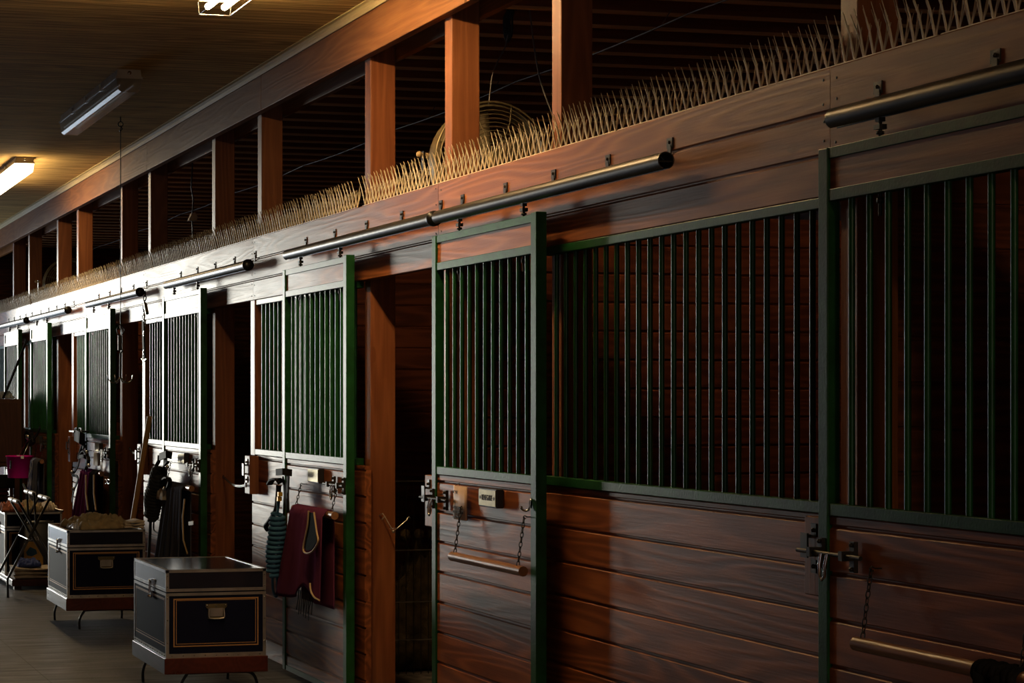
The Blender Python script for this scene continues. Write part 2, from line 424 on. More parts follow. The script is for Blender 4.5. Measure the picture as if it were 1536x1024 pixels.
# ------------------------------------------------------------------ stall fronts (fixed planks + grille)
def bars(parent, x, y0, y1, z0, z1, pitch=.0975, r=.0098):
    k = max(1, round((y1-y0)/pitch)); p = (y1-y0)/k; first = None
    for i in range(1, k):
        y = y0+i*p
        if first is None:
            first = MB().tube([(x, y, z0), (x, y, z1)], r, 14).build('bar', 'bar_steel', parent); fy = y
        else:
            c = first.copy(); COL.objects.link(c); c.parent = parent; c.location = first.location+Vector((0, y-fy, 0))
def stall_front(yn, yf, label, post_n=0.11, jamb=True, block=True):
    t = thing('stall_grille', (3.31, (yn+yf)/2, 0), label, 'stall front', None)
    MB().prism(board_profile(3.30, GR+[1.245], .036), 'Y', yn, yf).build('plank_panel', 'plank', t)
    gy0, gy1 = yn+post_n, yf-(.11 if jamb else 0)
    B('rail', 'green_steel', t, (3.296, 3.336, gy0, gy1, 2.184, 2.2175), bevel=.003)
    B('rail', 'green_steel', t, (3.290, 3.336, gy0, gy1, 1.2455, 1.282), bevel=.003)
    bars(t, 3.318, gy0, gy1, 1.27, 2.19)
    if jamb: B('jamb_board', 'post_wood', t, (3.290, 3.3385, yf-.105, yf, 1.24, 2.2175), bevel=.003)
    return t
def latch_block(t, y0):
    """block screwed to the wall end that receives the sliding bolt"""
    b_ = B('latch_block', 'block_wood', t, (3.238, 3.2985, y0, y0+.125, 1.0, 1.24), bevel=.004)
    m = MB()
    for z in (1.20, 1.09):
        m.box(3.232, 3.238, y0+.045, y0+.075, z-.02, z+.02); m.ball((3.231, y0+.06, z), .007, 8)
    m.box(3.216, 3.222, y0+.07, y0+.11, 1.115, 1.19); m.box(3.222, 3.238, y0+.085, y0+.10, 1.12, 1.13); m.box(3.222, 3.238, y0+.085, y0+.10, 1.175, 1.185)
    m.build('strike_plate', 'galvanized', b_)
F0 = stall_front(5.80, 8.19, 'wide green barred stall front with bare brown planks between the two right doors', .11, False)
Fp = thing('stall_grille', (3.31, 9.48, 0), 'narrow brown board strip with a latch block right of the open stall', 'stall front')
B('jamb_board', 'post_wood', Fp, (3.30, 3.339, 9.40, 9.505, 0, 2.217), bevel=.003)
F2 = stall_front(10.67, 13.08, 'stall front behind the maroon blanket door, pale sunlit planks at its left end', .13)
F3 = stall_front(14.25, 16.60, 'stall front behind the nearer tack trunks, with the leaning wooden pole at its left', .13)
F4 = stall_front(17.70, 20.05, 'stall front behind the purple blanket, beyond the open stall with the tack hook', .13)
F5 = stall_front(21.16, 23.28, 'far stall front behind the pink bucket', .13)
F6 = stall_front(24.45, 27.6, 'farthest stall front at the left frame edge', .13)
Fn = stall_front(1.9, 4.45, 'near stall front beyond the right frame edge', .11, False)
for f_, y in ((F0, 5.79), (Fp, 9.39), (F2, 12.90), (F3, 16.42), (F4, 19.83)): latch_block(f_, y)

def wobble(pts, k=4):
    """Catmull-Rom through the points"""
    pts = [Vector(p) for p in pts]; out = []
    for i in range(len(pts)-1):
        p0, p1, p2, p3 = pts[max(i-1, 0)], pts[i], pts[i+1], pts[min(i+2, len(pts)-1)]
        for j in range(k):
            t_ = j/k; out.append(.5*((2*p1)+(-p0+p2)*t_+(2*p0-5*p1+4*p2-p3)*t_*t_+(-p0+3*p1-3*p2+p3)*t_**3))
    out.append(pts[-1]); return out
# ------------------------------------------------------------------ sliding doors
def latch(d, edge, s):
    """edge: Y of the door edge, s: direction into the door (+1/-1)"""
    m = MB(); x = 3.160
    for dy in (.030, .215):
        y = edge+s*dy
        m.box(3.186, 3.1995, y-.013, y+.013, 1.095, 1.185); m.box(3.148, 3.190, y-.010, y+.010, 1.130, 1.158)
        m.ball((3.184, y, 1.175), .007, 8); m.ball((3.184, y, 1.105), .007, 8)
    la = m.build('latch', 'dark_steel', d)
    MB().tube([(x, edge-s*.055, 1.144), (x, edge+s*.31, 1.144)], .0065, 10).build('bolt', 'dark_steel', la)
    yy = edge+s*.10
    MB().tube([(x-.008, yy, 1.144), (x-.014, yy, 1.11), (x-.014, yy+s*.003, 1.078), (x-.014, yy+s*.015, 1.068), (x-.014, yy+s*.03, 1.078), (x-.014, yy+s*.033, 1.11), (x-.008, yy+s*.035, 1.144)], .0048, 8).build('handle', 'bright_steel', la)
def stall_door(yn, yf, label, latch_far):
    d = thing('stall_door', (3.22, (yn+yf)/2, .03), label, 'door')
    X0, X1 = 3.20, 3.24
    B('stile', 'green_steel', d, (X0-.002, X1, yf-.055, yf, .03, 2.343), bevel=.003)
    B('stile', 'green_steel', d, (X0-.004, X1+.002, yn, yn+.06, .03, 2.349), bevel=.003)
    a, b_ = yn+.06, yf-.055
    B('rail', 'green_steel', d, (X0+.001, X1-.002, a, b_, 2.310, 2.343), bevel=.002)
    B('rail', 'green_steel', d, (X0+.001, X1-.002, a, b_, 2.184, 2.219), bevel=.002)
    B('rail', 'green_steel', d, (X0+.001, X1-.002, a, b_, 1.2525, 1.288), bevel=.002)
    B('top_panel', 'plank_header', d, (X0+.008, X1-.004, a, b_, 2.219, 2.310))
    MB().prism(board_profile(X0+.006, GR[:1]+GR[1:]+[1.2525], .030), 'Y', a, b_).build('plank_panel', 'plank', d)
    for c in d.children:
        if c.name.startswith('plank_panel'):
            for v in c.data.vertices:
                if v.co.z < .01 : v.co.z = .0
    B('rail', 'green_steel', d, (X0+.002, X1-.002, a, b_, .03, .06))
    bars(d, 3.221, a, b_, 1.28, 2.19)
    for y in (yn+.20, yf-.31):
        m = MB().tube([(3.222, y, 2.343), (3.222, y, 2.395)], .0055, 8).box(3.210, 3.234, y-.016, y+.016, 2.366, 2.380).box(3.212, 3.232, y-.011, y+.011, 2.388, 2.40)
        m.lathe((3.222, y, 2.352), (0, 0, 1), [(.001, 0), (.012, 0), (.012, .009), (.001, .009)], 6)
        m.tube([(3.222, y, 2.12), (3.222, y, 2.19)], .006, 8).lathe((3.222, y, 2.155), (0, 0, 1), [(.001, 0), (.011, 0), (.011, .018), (.001, .018)], 6)
        m.build('door_hanger', 'dark_steel', d)
    latch(d, yf if latch_far else yn, -1 if latch_far else 1)
    return d
def nameplate(d, yc, zc=1.178, word='RENEGADE'):
    p = B('nameplate', 'black_wood', d, (3.172, 3.2055, yc-.105, yc+.105, zc-.04, zc+.04), bevel=.004)
    B('plate', 'brass', p, (3.169, 3.172, yc-.10, yc+.10, zc-.034, zc+.034), bevel=.001)
    if word:
        text('lettering', word, (3.1685, yc, zc), .035, 'black_letters', p, 'aisle', .125)
        m = MB()
        for s in (-1, 1): m.prism([(yc+s*.082-.012, zc), (yc+s*.082, zc-.008), (yc+s*.082+.012, zc), (yc+s*.082, zc+.008)], 'X', 3.1682, 3.169)
        m.build('ornament', 'black_letters', p)
D0 = stall_door(4.44, 5.76, 'green barred sliding door at the right frame edge with black wraps on its bar', True)
D1 = stall_door(8.01, 9.30, 'closed green barred sliding door with notice, brass nameplate and empty blanket bar', True)
D2 = stall_door(10.66, 11.96, 'green barred sliding door behind the maroon blanket and blue rope', False)
D3 = stall_door(14.10, 15.385, 'sliding barred door behind the charcoal sheet, its frame bright with daylight', False)
D4 = stall_door(17.51, 18.76, 'sliding barred door behind the purple blanket', False)
D5 = stall_door(20.97, 22.16, 'far sliding barred door just right of the pink bucket', False)
D6 = stall_door(23.07, 24.24, 'farthest sliding barred door, above the brown wooden cabinet', True)
nameplate(D1, 8.50); nameplate(D2, 11.21, word=None); nameplate(D3, 14.61, word=None); nameplate(D4, 18.0, word=None); nameplate(D5, 21.45, word=None)
# J-shaped bridle hook on door 1
hk = MB().tube(wobble([(3.203, 8.06, 1.190), (3.192, 8.06, 1.188), (3.189, 8.06, 1.165), (3.185, 8.063, 1.150), (3.174, 8.07, 1.145), (3.163, 8.08, 1.152), (3.161, 8.084, 1.163)]), .0048, 8)
hk.box(3.196, 3.206, 8.052, 8.068, 1.155, 1.198).build('hook', 'bright_steel', D1, label='bright steel J-shaped hook')

# ------------------------------------------------------------------ door tracks and their clips
def track(yn, yf, label):
    t = thing('door_track', (3.222, (yn+yf)/2, 2.40), label, 'track')
    r = .031; m = MB(); seg = 20; prof = []
    angs = [(-PI/2+.35)+(2*PI-.7)*i/seg for i in range(seg+1)]     # open slot at the bottom
    v = []; f = []
    for y in (yn, yf):
        for rr in (r, r-.0035):
            for a in angs: v.append((3.222+rr*math.cos(a), y, 2.43+rr*math.sin(a)))
    k = seg+1
    fo = [[i, i+1, 2*k+i+1, 2*k+i] for i in range(seg)]; fi = [[k+i, 3*k+i, 3*k+i+1, k+i+1] for i in range(seg)]
    for i in range(seg): f += [[i, k+i, k+i+1, i+1], [2*k+i, 2*k+i+1, 3*k+i+1, 3*k+i]]
    f += [[0, 2*k, 3*k, k], [seg, k+seg, 3*k+seg, 2*k+seg]]
    def sub(fl, sm):
        ids = sorted({q for a in fl for q in a}); mp_ = {q: n_ for n_, q in enumerate(ids)}
        m.add([v[q] for q in ids], [[mp_[q] for q in a] for a in fl], sm)
    sub(fo, True); sub(fi, True); sub(f, False)
    m.build('tube', 'galvanized', t)
    if yn > 9: MB().lathe((3.222, yn-.002, 2.43), (0, 1, 0), [(.001, 0), (.036, 0), (.036, .03), (.001, .03)], 20).build('end_cap', 'black_metal', t)
    MB().tube([(3.250, yn+.012, 2.428), (3.194, yn+.012, 2.428)], .004, 6).build('stop_pin', 'galvanized', t); MB().lathe((3.222, yn+.08, 2.43), (0, -1, 0), [(.001, 0), (.026, 0), (.026, .004), (.001, .004)], 16).build('end_stop', 'black_metal', t)
    n_ = 4
    for i in range(n_+1):
        y = yn+.13+(yf-yn-.25)*i/n_
        m = MB().box(3.2955, 3.2995, y-.022, y+.022, 2.490, 2.526).box(3.235, 3.2965, y-.013, y+.013, 2.4595, 2.4635).box(3.2935, 3.2985, y-.013, y+.013, 2.461, 2.50)
        m.lathe((3.2955, y, 2.510), (-1, 0, 0), [(.006, 0), (.006, .004), (.001, .006)], 6)
        m.build('bracket', 'dark_steel', t)
    return t
track(3.1, 5.71, 'long round metal door track at the right frame edge, dark underneath')
track(6.86, 9.28, 'round metal door track above the door with the notice, open end at right')
track(9.33, 11.93, 'round metal door track above the maroon blanket door and open stall')
track(12.87, 15.33, 'round metal door track above the charcoal sheet door')
track(16.35, 18.75, 'shiny metal door track beside the hanging hook cord')
track(19.85, 22.2, 'distant metal door track above the pink bucket door')
track(22.6, 24.7, 'farthest metal door track at the left frame edge')

# ------------------------------------------------------------------ bird spikes along the header top
def rod(bx, by, bz, tx, ty, tz, fork):
    m = MB(); p0 = Vector((bx, by, bz)); p2 = Vector((tx, ty, tz)); pm = (p0+p2)/2+Vector((0, -.006, .006))
    q = p0.lerp(p2, .76)+Vector((0, -.003, .004))
    m.tube([p0, pm, q], .0034, 5, r1=.0021)
    if fork:
        m.tube([q, p2+Vector((.004, .004, 0))], .0016, 4, r1=.0011); m.tube([q, p2+Vector((-.004, -.007, .004))], .0016, 4, r1=.0011)
    else: m.tube([q, p2], .0020, 4, r1=.0012)
    return m
strip_y = 4.2; si = 0
while strip_y < 27.2:
    L = 1.08 if strip_y+1.08 < 27.3 else 27.3-strip_y
    k = int(L/.054); near = strip_y < 9.3
    gap = .0 if abs(strip_y-9.6) > .6 else .05
    t = thing('spike_strip', (3.318, strip_y+L/2, 2.61), 'beige bird spike strip on top of the header boards', 'bird spikes', 'bird spike strips along the header') if near else None
    base = MB().box(3.306, 3.330, strip_y+.004, strip_y+L-.004, 2.610, 2.614)
    if near: base.build('base_strip', 'spike_plastic', t)
    for i in range(k):
        y = strip_y+.03+i*.054+random.uniform(-.003, .003)
        if y > strip_y+L-.02: break
        x = 3.318
        q_ = random.uniform
        rods = [(x, y, 2.613, x-.033+q_(-.004, .004), y+.012+q_(-.01, .01), 2.757+q_(-.006, .004), True),
                (x+.002, y+.006, 2.613, x-.024+q_(-.004, .004), y+.030+q_(-.01, .01), 2.745+q_(-.008, .006), True),
                (x-.001, y-.003, 2.613, x+.008+q_(-.003, .003), y-.010+q_(-.008, .008), 2.722+q_(-.01, .006), False),
                (x+.001, y+.003, 2.613, x+.014+q_(-.003, .003), y-.02+q_(-.008, .008), 2.705+q_(-.008, .008), False)]
        for rd in rods:
            mm = rod(*rd)
            if near: mm.build('spike', 'spike_plastic', t)
            else: base.add(mm.v, mm.f, True)
    if not near: tag(base.build('spike_strip', 'spike_plastic'), 'beige bird spike strip on top of the header boards', 'bird spikes', 'bird spike strips along the header')
    strip_y += L+(.09 if 9.0 < strip_y < 9.9 or 21.4 < strip_y < 22.4 else .012); si += 1

# ------------------------------------------------------------------ blanket bars on chains
def blanket_bar(yn, z, label, length=.85, top=None):
    t = thing('blanket_bar', (3.14, yn+length/2, z), label, 'bar'); x = 3.145
    MB().tube([(x, yn, z), (x, yn+.006, z), (x, yn+length-.006, z), (x, yn+length, z)], .0205, 18).build('dowel', 'dowel_wood', t)
    for y in (yn+.06, yn+length-.035):
        top_z = z+.215 if top is None else top
        MB().tube([(3.206, y, top_z), (3.185, y, top_z), (3.175, y, top_z+.006), (3.168, y, top_z), (3.172, y, top_z-.008), (3.18, y, top_z-.006)], .0024, 6).build('screw_eye', 'dark_steel', t)
        MB().chain((3.172, y, top_z-.004), (x, y, z+.016)).build('chain', 'dark_steel', t)
    return t
blanket_bar(4.60, .903, 'turned wooden blanket bar partly under the black wraps at the lower right')
blanket_bar(8.02, .905, 'empty worn wooden blanket bar on chains below the notice')
blanket_bar(10.70, .985, 'wooden blanket bar carrying the maroon blanket', .80, 1.12)
blanket_bar(14.15, .985, 'wooden blanket bar carrying the charcoal sheet', .85, 1.14)
blanket_bar(17.62, .965, 'wooden blanket bar carrying the purple blanket', .85, 1.14)
blanket_bar(20.99, .97, 'far wooden blanket bar right of the pink bucket', .55, 1.14)
# black stable wraps wound round the near bar
m = MB()
for i in range(7):
    y = 4.665+i*.026; m.lathe((3.145, y, .900), (0, 1, 0), [(.022, -.016), (.031, -.010), (.033+.003*(i % 2), 0), (.031, .010), (.022, .016)], 18)
def hang(u, v): return Vector((3.145-.034+.01*math.sin(u*14), 4.66+u*.17, .90-v*.30+.01*math.sin(u*9)))
m.sheet(hang, 16, 8); m.sheet(lambda u, v: hang(u, v)+Vector((.068, 0, .05*v)), 16, 8)
tag(m.build('stable_wrap', 'black_cloth', solid=.004), 'black cloth wrap wound on the wooden bar at the lower right corner', 'cloth')

# ------------------------------------------------------------------ notice board on door 1
t = thing('notice_board', (3.18, 8.875, 1.06), 'small wooden notice with burnt lettering hung beside the latch of the closed door', 'sign')
m = MB().sheet(lambda u, v: Vector((3.186-.006*math.sin(u*PI), 8.795+u*.165, 1.065+v*.148)), 8, 2)
m.build('board', 'notice_wood', t, solid=.006)
for s_, z_, w_, yy in (('NOTICE', 1.185, .062, 8.918), ('ALL', 1.142, .032, 8.925), ('VISITORS', 1.117, .10, 8.895), ('MUST CHECK IN', 1.097, .13, 8.880), ('AT OFFICE', 1.076, .10, 8.895)):
    text('lettering', s_, (3.1755, yy, z_), .017, 'black_letters', t, 'aisle', w_)
MB().tube([(3.18, 8.93, 1.213), (3.19, 8.90, 1.226), (3.18, 8.88, 1.213)], .0015, 5).build('hanging_wire', 'dark_steel', t)

# ------------------------------------------------------------------ hanging cloths
def drape(name, mat, yn, yf, zb, front, label, cat='blanket', back=.35, fan=.25, folds=5, amp=.018, lean=0, xb=3.145, r=.026, botfn=None, seed=0):
    w = yf-yn
    def fn(u, v):
        # v 0..1 : back bottom -> over the bar -> front bottom
        L = back+PI*r+front*(1+(botfn(u) if botfn else 0)); s = v*L
        if s < back: x = xb+r; z = zb-(back-s); d = (back-s)/max(back, 1e-3); side = 1
        elif s < back+PI*r:
            a = (s-back)/r; x = xb+r*math.cos(a); z = zb+r*math.sin(a); d = 0; side = 0
        else:
            d = (s-back-PI*r)/front; x = xb-r; z = zb-(s-back-PI*r); side = -1
        ph = u*folds*2*PI+seed
        if side == -1:
            x -= .010+amp*(.25+min(d, 1))*(1+math.sin(ph)+.4*math.sin(ph*2.3+1))*.8
            y = yn+w*u+fan*w*d*(u-.35)+lean*d
            y += .012*math.sin(ph+1.3)*d
        else: y = yn+w*u
        if side == 1: x = min(x, 3.188)
        return Vector((x, y, z))
    m = MB().sheet(fn, 60, 48); o = m.build(name, mat, solid=.006); tag(o, label, cat)
    return o, fn
def mbot(u): return -.06-.13*math.exp(-((u-.36)/.13)**2)+.14*max(0, u-.45)+.015*math.sin(u*11)
bl, bfn = drape('horse_blanket', 'maroon_cloth', 10.80, 11.44, .985, .50, 'maroon blanket with tan edging draped over the bar of the third door from the right', back=.5, fan=.50, lean=.10,
                folds=2.4, amp=.011, botfn=mbot, seed=1.0)
def loop(pts, X): return [P(px, py, X) for px, py in pts]
lp = [(463, 766), (461, 790), (455, 820), (458, 829), (468, 827), (477, 812), (475, 797), (471, 768)]
MB().tube(wobble(loop(lp, 3.068)), .005, 8).build('binding', 'tan_binding', bl, label='tan edge binding')
m = MB(); q = loop([(464, 768), (462, 790), (457, 820), (460, 826), (468, 824), (475, 812), (474, 797), (470, 769)], 3.072); m.add(q, [list(range(len(q)))]); m.build('lining', 'dark_lining', bl, solid=.003)
MB().tube(wobble(loop([(465, 874), (466, 885), (471, 895), (479, 900)], 3.085)), .005, 8).build('binding', 'tan_binding', bl, label='tan edge binding')
m = MB()
for i in range(9):
    a = P(448+i*2.6, 884+i, 3.10); m.tube([a, a+Vector((.0, .01, -.05)), a+Vector((-.01, random.uniform(-.03, .03), -.10-.05*random.random()))], .0028, 5)
m.build('fringe', 'black_leather', bl)
sheet3, _ = drape('horse_sheet', 'charcoal_cloth', 14.29, 14.82, .985, .56, 'charcoal grey sheet hanging in long folds from the bar behind the nearest trunk', back=.5, fan=.6, folds=4, amp=.016, lean=.10, seed=.4)
MB().tube([P(277, 748, 3.10), P(274, 775, 3.085), P(275, 810, 3.08), P(281, 830, 3.08)], .006, 6).build('binding', 'tan_binding', sheet3, label='tan edge stripe')
MB().ribbon([P(283, 785, 3.08), P(290, 784, 3.08)], (0, 0, 1), .025, .003).build('care_label', 'paper', sheet3)
s4, _ = drape('horse_blanket', 'purple_cloth', 17.98, 18.42, .965, .50, 'purple blanket hanging in tall folds behind the trunk with tan cloth', back=.45, fan=.6, folds=3, amp=.026, lean=.16, seed=2)
for a in (8, -4):
    MB().tube([P(133+a, 712, 3.09), P(133+a, 740, 3.08), P(136+a, 765, 3.08)], .008, 6).build('binding', 'tan_binding', s4)
s4b, _ = drape('horse_sheet', 'black_cloth', 17.70, 17.97, .965, .45, 'black sheet hanging right of the purple blanket', back=.4, fan=.1, folds=2, amp=.015)
s5, _ = drape('horse_sheet', 'striped_cloth', 21.33, 21.50, .97, .62, 'blue and lavender striped sheet hanging under the pink bucket', back=.4, fan=.8, folds=3, amp=.02, lean=.2)
s5b, _ = drape('horse_blanket', 'charcoal_cloth', 21.02, 21.31, .97, .70, 'dark blanket hanging right of the pink bucket', back=.4, fan=.1, folds=3, amp=.02)

# ------------------------------------------------------------------ halters, ropes, bridles
def coil(p0, p1, R, wraps, r, mb):
    p0, p1 = Vector(p0), Vector(p1); pts = []; ax = (p1-p0).normalized(); a = ax.orthogonal().normalized(); b_ = ax.cross(a)
    for i in range(wraps*10+1):
        u = i/(wraps*10); an = 2*PI*i/10; rr = R*(.75+.35*math.sin(PI*min(1, u*1.15)))*(1+.10*math.sin(i*.7))
        pts.append(p0.lerp(p1, u)+(a*math.cos(an)+b_*math.sin(an))*rr)
    mb.tube(pts, r, 6); return mb
X2 = 3.12
t = thing('halter', tuple(P(425, 780, X2)), 'black strap halter with yellow buckles hung beside the maroon blanket', 'halter')
m = MB()
m.ribbon([P(415, 708, X2), P(425, 707, X2-.03), P(437, 709, X2)], (0, 0, 1), .038, .012)
m.ribbon(wobble([P(432, 712, X2), P(431, 740, X2), P(432, 768, X2)]), (0, 1, 0), .05, .008)
m.ribbon(wobble([P(404, 726, X2), P(408, 720, X2-.02), P(416, 718, X2-.02), P(421, 724, X2)]), (1, 0, 0), .035, .010)
m.ribbon(wobble([P(418, 728, X2), P(417, 745, X2-.01), P(414, 765, X2-.02), P(404, 782, X2-.02), P(399, 789, X2-.02), P(404, 796, X2), P(412, 795, X2)]), (1, 0, 0), .03, .009)
m.ribbon(wobble([P(424, 716, X2), P(427, 735, X2), P(426, 770, X2), P(425, 800, X2)]), (0, 1, 0), .025, .008)
m.build('strap', 'black_leather', t)
m = MB()
for px, py in ((420, 741), (419, 748)): m.box(*sum([[a-.012, a+.012] for a in P(px, py, X2-.03)], []))
m.build('buckle', 'yellow_metal', t, label='yellow metal buckle')
t = MB(); coil(P(418, 770, X2-.03), P(409, 862, X2-.05), .042, 13, .013, t)
t.tube(wobble([P(417, 748, X2-.03), P(417, 760, X2-.03), P(416, 772, X2-.03)]), .009, 6)
t.tube(wobble([P(409, 850, X2), P(409, 880, X2), P(412, 892, X2), P(415, 893, X2), P(416, 875, X2), P(415, 852, X2)]), .008, 6)
tag(t.build('lead_rope', 'navy_rope'), 'dark blue lead rope wound in a thick bundle left of the maroon blanket', 'rope')
X3 = 3.11
t = thing('halter', tuple(P(245, 700, X3)), 'black halter on the door behind the nearest trunk, above the charcoal sheet', 'halter')
m = MB()
m.ribbon([P(240, 685, X3), P(250, 681, X3-.04), P(257, 683, X3)], (0, 0, 1), .05, .014)
m.ribbon(wobble([P(247, 686, X3), P(246, 710, X3), P(246, 730, X3)]), (0, 1, 0), .05, .008)
m.ribbon(wobble([P(250, 686, X3), P(250, 705, X3), P(249, 728, X3)]), (0, 1, 0), .02, .008)
m.ribbon(wobble([P(239, 683, X3), P(238, 692, X3), P(234, 700, X3-.02), P(240, 708, X3), P(246, 700, X3), P(252, 692, X3)]), (1, 0, 0), .025, .010)
m.ribbon(wobble([P(242, 722, X3), P(250, 716, X3-.05), P(255, 722, X3-.03), P(250, 735, X3), P(242, 740, X3)]), (1, 0, 0), .03, .010)
m.build('strap', 'black_leather', t)
m = MB(); m.ball(P(251, 700, X3-.02), .014).ball(P(247, 733, X3-.04), .013); m.build('ring', 'bright_steel', t)
t = MB(); coil(P(240, 706, X3-.02), P(226, 775, X3-.04), .055, 15, .019, t)
t.tube(wobble([P(226, 770, X3), P(225, 800, X3), P(223, 835, X3), P(222, 850, X3)]), .012, 6)
t.tube(wobble([P(236, 768, X3), P(231, 782, X3), P(231, 795, X3), P(238, 800, X3)]), .006, 6)
tag(t.build('lead_rope', 'black_rope'), 'black lead rope knotted in a bulky bundle left of the charcoal sheet', 'rope')
# cream and blue cloth beside it
def rumple(c, sx, sy, h, seed, rot=0, flat=.0, nn=56):
    def fn(u, v):
        a, b_ = u*2-1, v*2-1; rr = max(abs(a), abs(b_)); ca, sa = math.cos(rot), math.sin(rot)
        wob = 1+.28*noise.noise(Vector((a*1.3, b_*1.3, seed)))+.12*noise.noise(Vector((a*4, b_*4, seed)))
        x, y = a*sx*wob, b_*sy*wob
        e = max(0, 1-rr**4)**.5
        w1 = noise.noise(Vector((a*1.5+seed, b_*1.5, 7)))*1.2; w2 = noise.noise(Vector((a*1.5, b_*1.5+seed, 11)))*1.2
        r1 = 1-abs(noise.noise(Vector((a*2.6+w1, b_*1.3+w2, seed))))*3.2
        r2 = 1-abs(noise.noise(Vector((a*1.6-b_*3.0+w2, a*1.2+w1, seed+5))))*3.0
        z = h*e*(.40+.22*noise.noise(Vector((a*1.2+seed, b_*1.2, 0)))+.30*max(0, r1)+.24*max(0, r2))
        return Vector((c[0]+x*ca-y*sa, c[1]+x*sa+y*ca, c[2]+max(z, 0)+.004))
    m = MB().sheet(fn, nn, nn)
    return m
o = rumple(P(247, 737, 3.11)-Vector((0, 0, .06)), .04, .11, .09, 4).build('cloth_rag', 'cream_cloth', solid=.006); tag(o, 'small cream rag tucked behind the black halter over the charcoal sheet', 'rag')
X4 = 3.10
t = thing('bridle', tuple(P(120, 700, X4)), 'black leather bridle hanging from the white rack left of the purple blanket', 'bridle')
m = MB()
m.ribbon(wobble([P(112, 652, X4), P(118, 655, X4-.06), P(126, 660, X4-.02), P(124, 666, X4)]), (0, 0, 1), .10, .012)
m.ribbon(wobble([P(127, 662, X4), P(120, 680, X4), P(119, 686, X4), P(126, 676, X4), P(133, 690, X4), P(128, 704, X4)]), (1, 0, 0), .03, .010)
m.ribbon(wobble([P(122, 672, X4), P(118, 695, X4), P(112, 707, X4), P(108, 712, X4), P(115, 714, X4), P(117, 720, X4), P(111, 735, X4), P(108, 752, X4)]), (0, 1, 0), .025, .008)
m.ribbon(wobble([P(128, 668, X4), P(130, 690, X4), P(129, 706, X4)]), (0, 1, 0), .03, .008)
m.ribbon(wobble([P(117, 686, X4), P(124, 684, X4-.03), P(131, 687, X4)]), (0, 0, 1), .03, .008)
m.build('strap', 'black_leather', t)
m = MB()
for px, py in ((108, 708), (133, 698), (130, 678), (110, 733)): m.ball(P(px, py, X4-.02), .017)
m.build('ring', 'bright_steel', t)
m = MB().tube([P(112, 651, 3.19), P(112, 643, 3.12), P(115, 641, 3.12), P(115, 651, 3.1)], .006, 6).tube([P(119, 651, 3.19), P(119, 642, 3.12), P(122, 642, 3.12), P(122, 652, 3.1)], .006, 6).box(3.06, 3.198, 18.55, 18.80, 1.30, 1.315)
tag(m.build('tack_rack', 'black_metal'), 'small black wire rack on the door rail holding the bridle', 'rack')
o = MB().box(3.185, 3.199, 18.05, 18.25, 1.02, 1.13).build('paper_note', 'paper'); tag(o, 'pale blank card below the nameplate beside the bridle', 'card')
o = MB().box(3.15, 3.153, 17.62, 17.72, 1.0, 1.17).build('paper_note', 'paper'); tag(o, 'narrow white card hanging under the latch right of the bridle', 'card')
m = MB()
for dx in (-2, 3): 
    pts = [P(160+dx+2.0*math.cos(a*PI/5), 722+3.5*math.sin(a*PI/5), 3.16) for a in range(10)]; m.tube(pts, .004, 5, True)
tag(m.build('snap_hook', 'bright_steel'), 'pair of steel snap rings by the right end of the purple blanket bar', 'snap')
X5 = 3.13
t = thing('halter', tuple(P(46, 670, X5)), 'dark halter hanging above the pink bucket', 'halter')
m = MB()
m.ribbon(wobble([P(39, 652, X5), P(42, 646, X5-.03), P(47, 648, X5), P(47, 655, X5)]), (1, 0, 0), .04, .012)
m.ribbon(wobble([P(60, 640, X5), P(55, 652, X5), P(46, 662, X5), P(38, 672, X5), P(34, 690, X5)]), (0, 0, 1), .03, .010)
m.ribbon(wobble([P(47, 652, X5), P(51, 662, X5), P(44, 668, X5), P(40, 660, X5), P(38, 652, X5)]), (1, 0, 0), .035, .010)
m.build('strap', 'black_leather', t)
MB().ball(P(42, 655, X5-.03), .03).build('ring', 'bright_steel', t)

# pink bucket
bc = Vector((3.03, 21.72, .785)); t = thing('feed_bucket', tuple(bc), 'bright pink plastic bucket hanging high by its wire handle at the left', 'bucket')
prof = [(.001, .004), (.122, 0), (.126, .004), (.143, .215), (.150, .215), (.150, .228), (.143, .228), (.138, .215), (.120, .010), (.001, .010)]
MB().lathe(bc, (0, 0, 1), prof, 28).build('pail', 'pink_plastic', t)
hp = [bc+Vector((0, .148*math.cos(a), .215+.185*math.sin(a))) for a in [PI*i/12 for i in range(13)]]
for i, p_ in enumerate(hp): p_.x += .10*math.sin(PI*i/12)
MB().tube(hp, .0035, 6).build('handle', 'bright_steel', t)
MB().box(bc.x-.12, bc.x-.105, bc.y-.135, bc.y-.10, bc.z+.10, bc.z+.18).build('label_patch', 'dark_steel', t)
for s in (1, -1): B('handle_ear', 'foam_white', t, (bc.x-.015, bc.x+.015, bc.y+s*.15-.012, bc.y+s*.15+.012, bc.z+.20, bc.z+.23))
o = MB().tube([(3.20, 21.72, 1.19), (3.13, 21.72, 1.19), (3.115, 21.72, 1.20), (3.12, 21.72, 1.22)], .006, 6).build('bucket_hook', 'dark_steel'); tag(o, 'steel hook on the far door holding the pink bucket', 'hook')

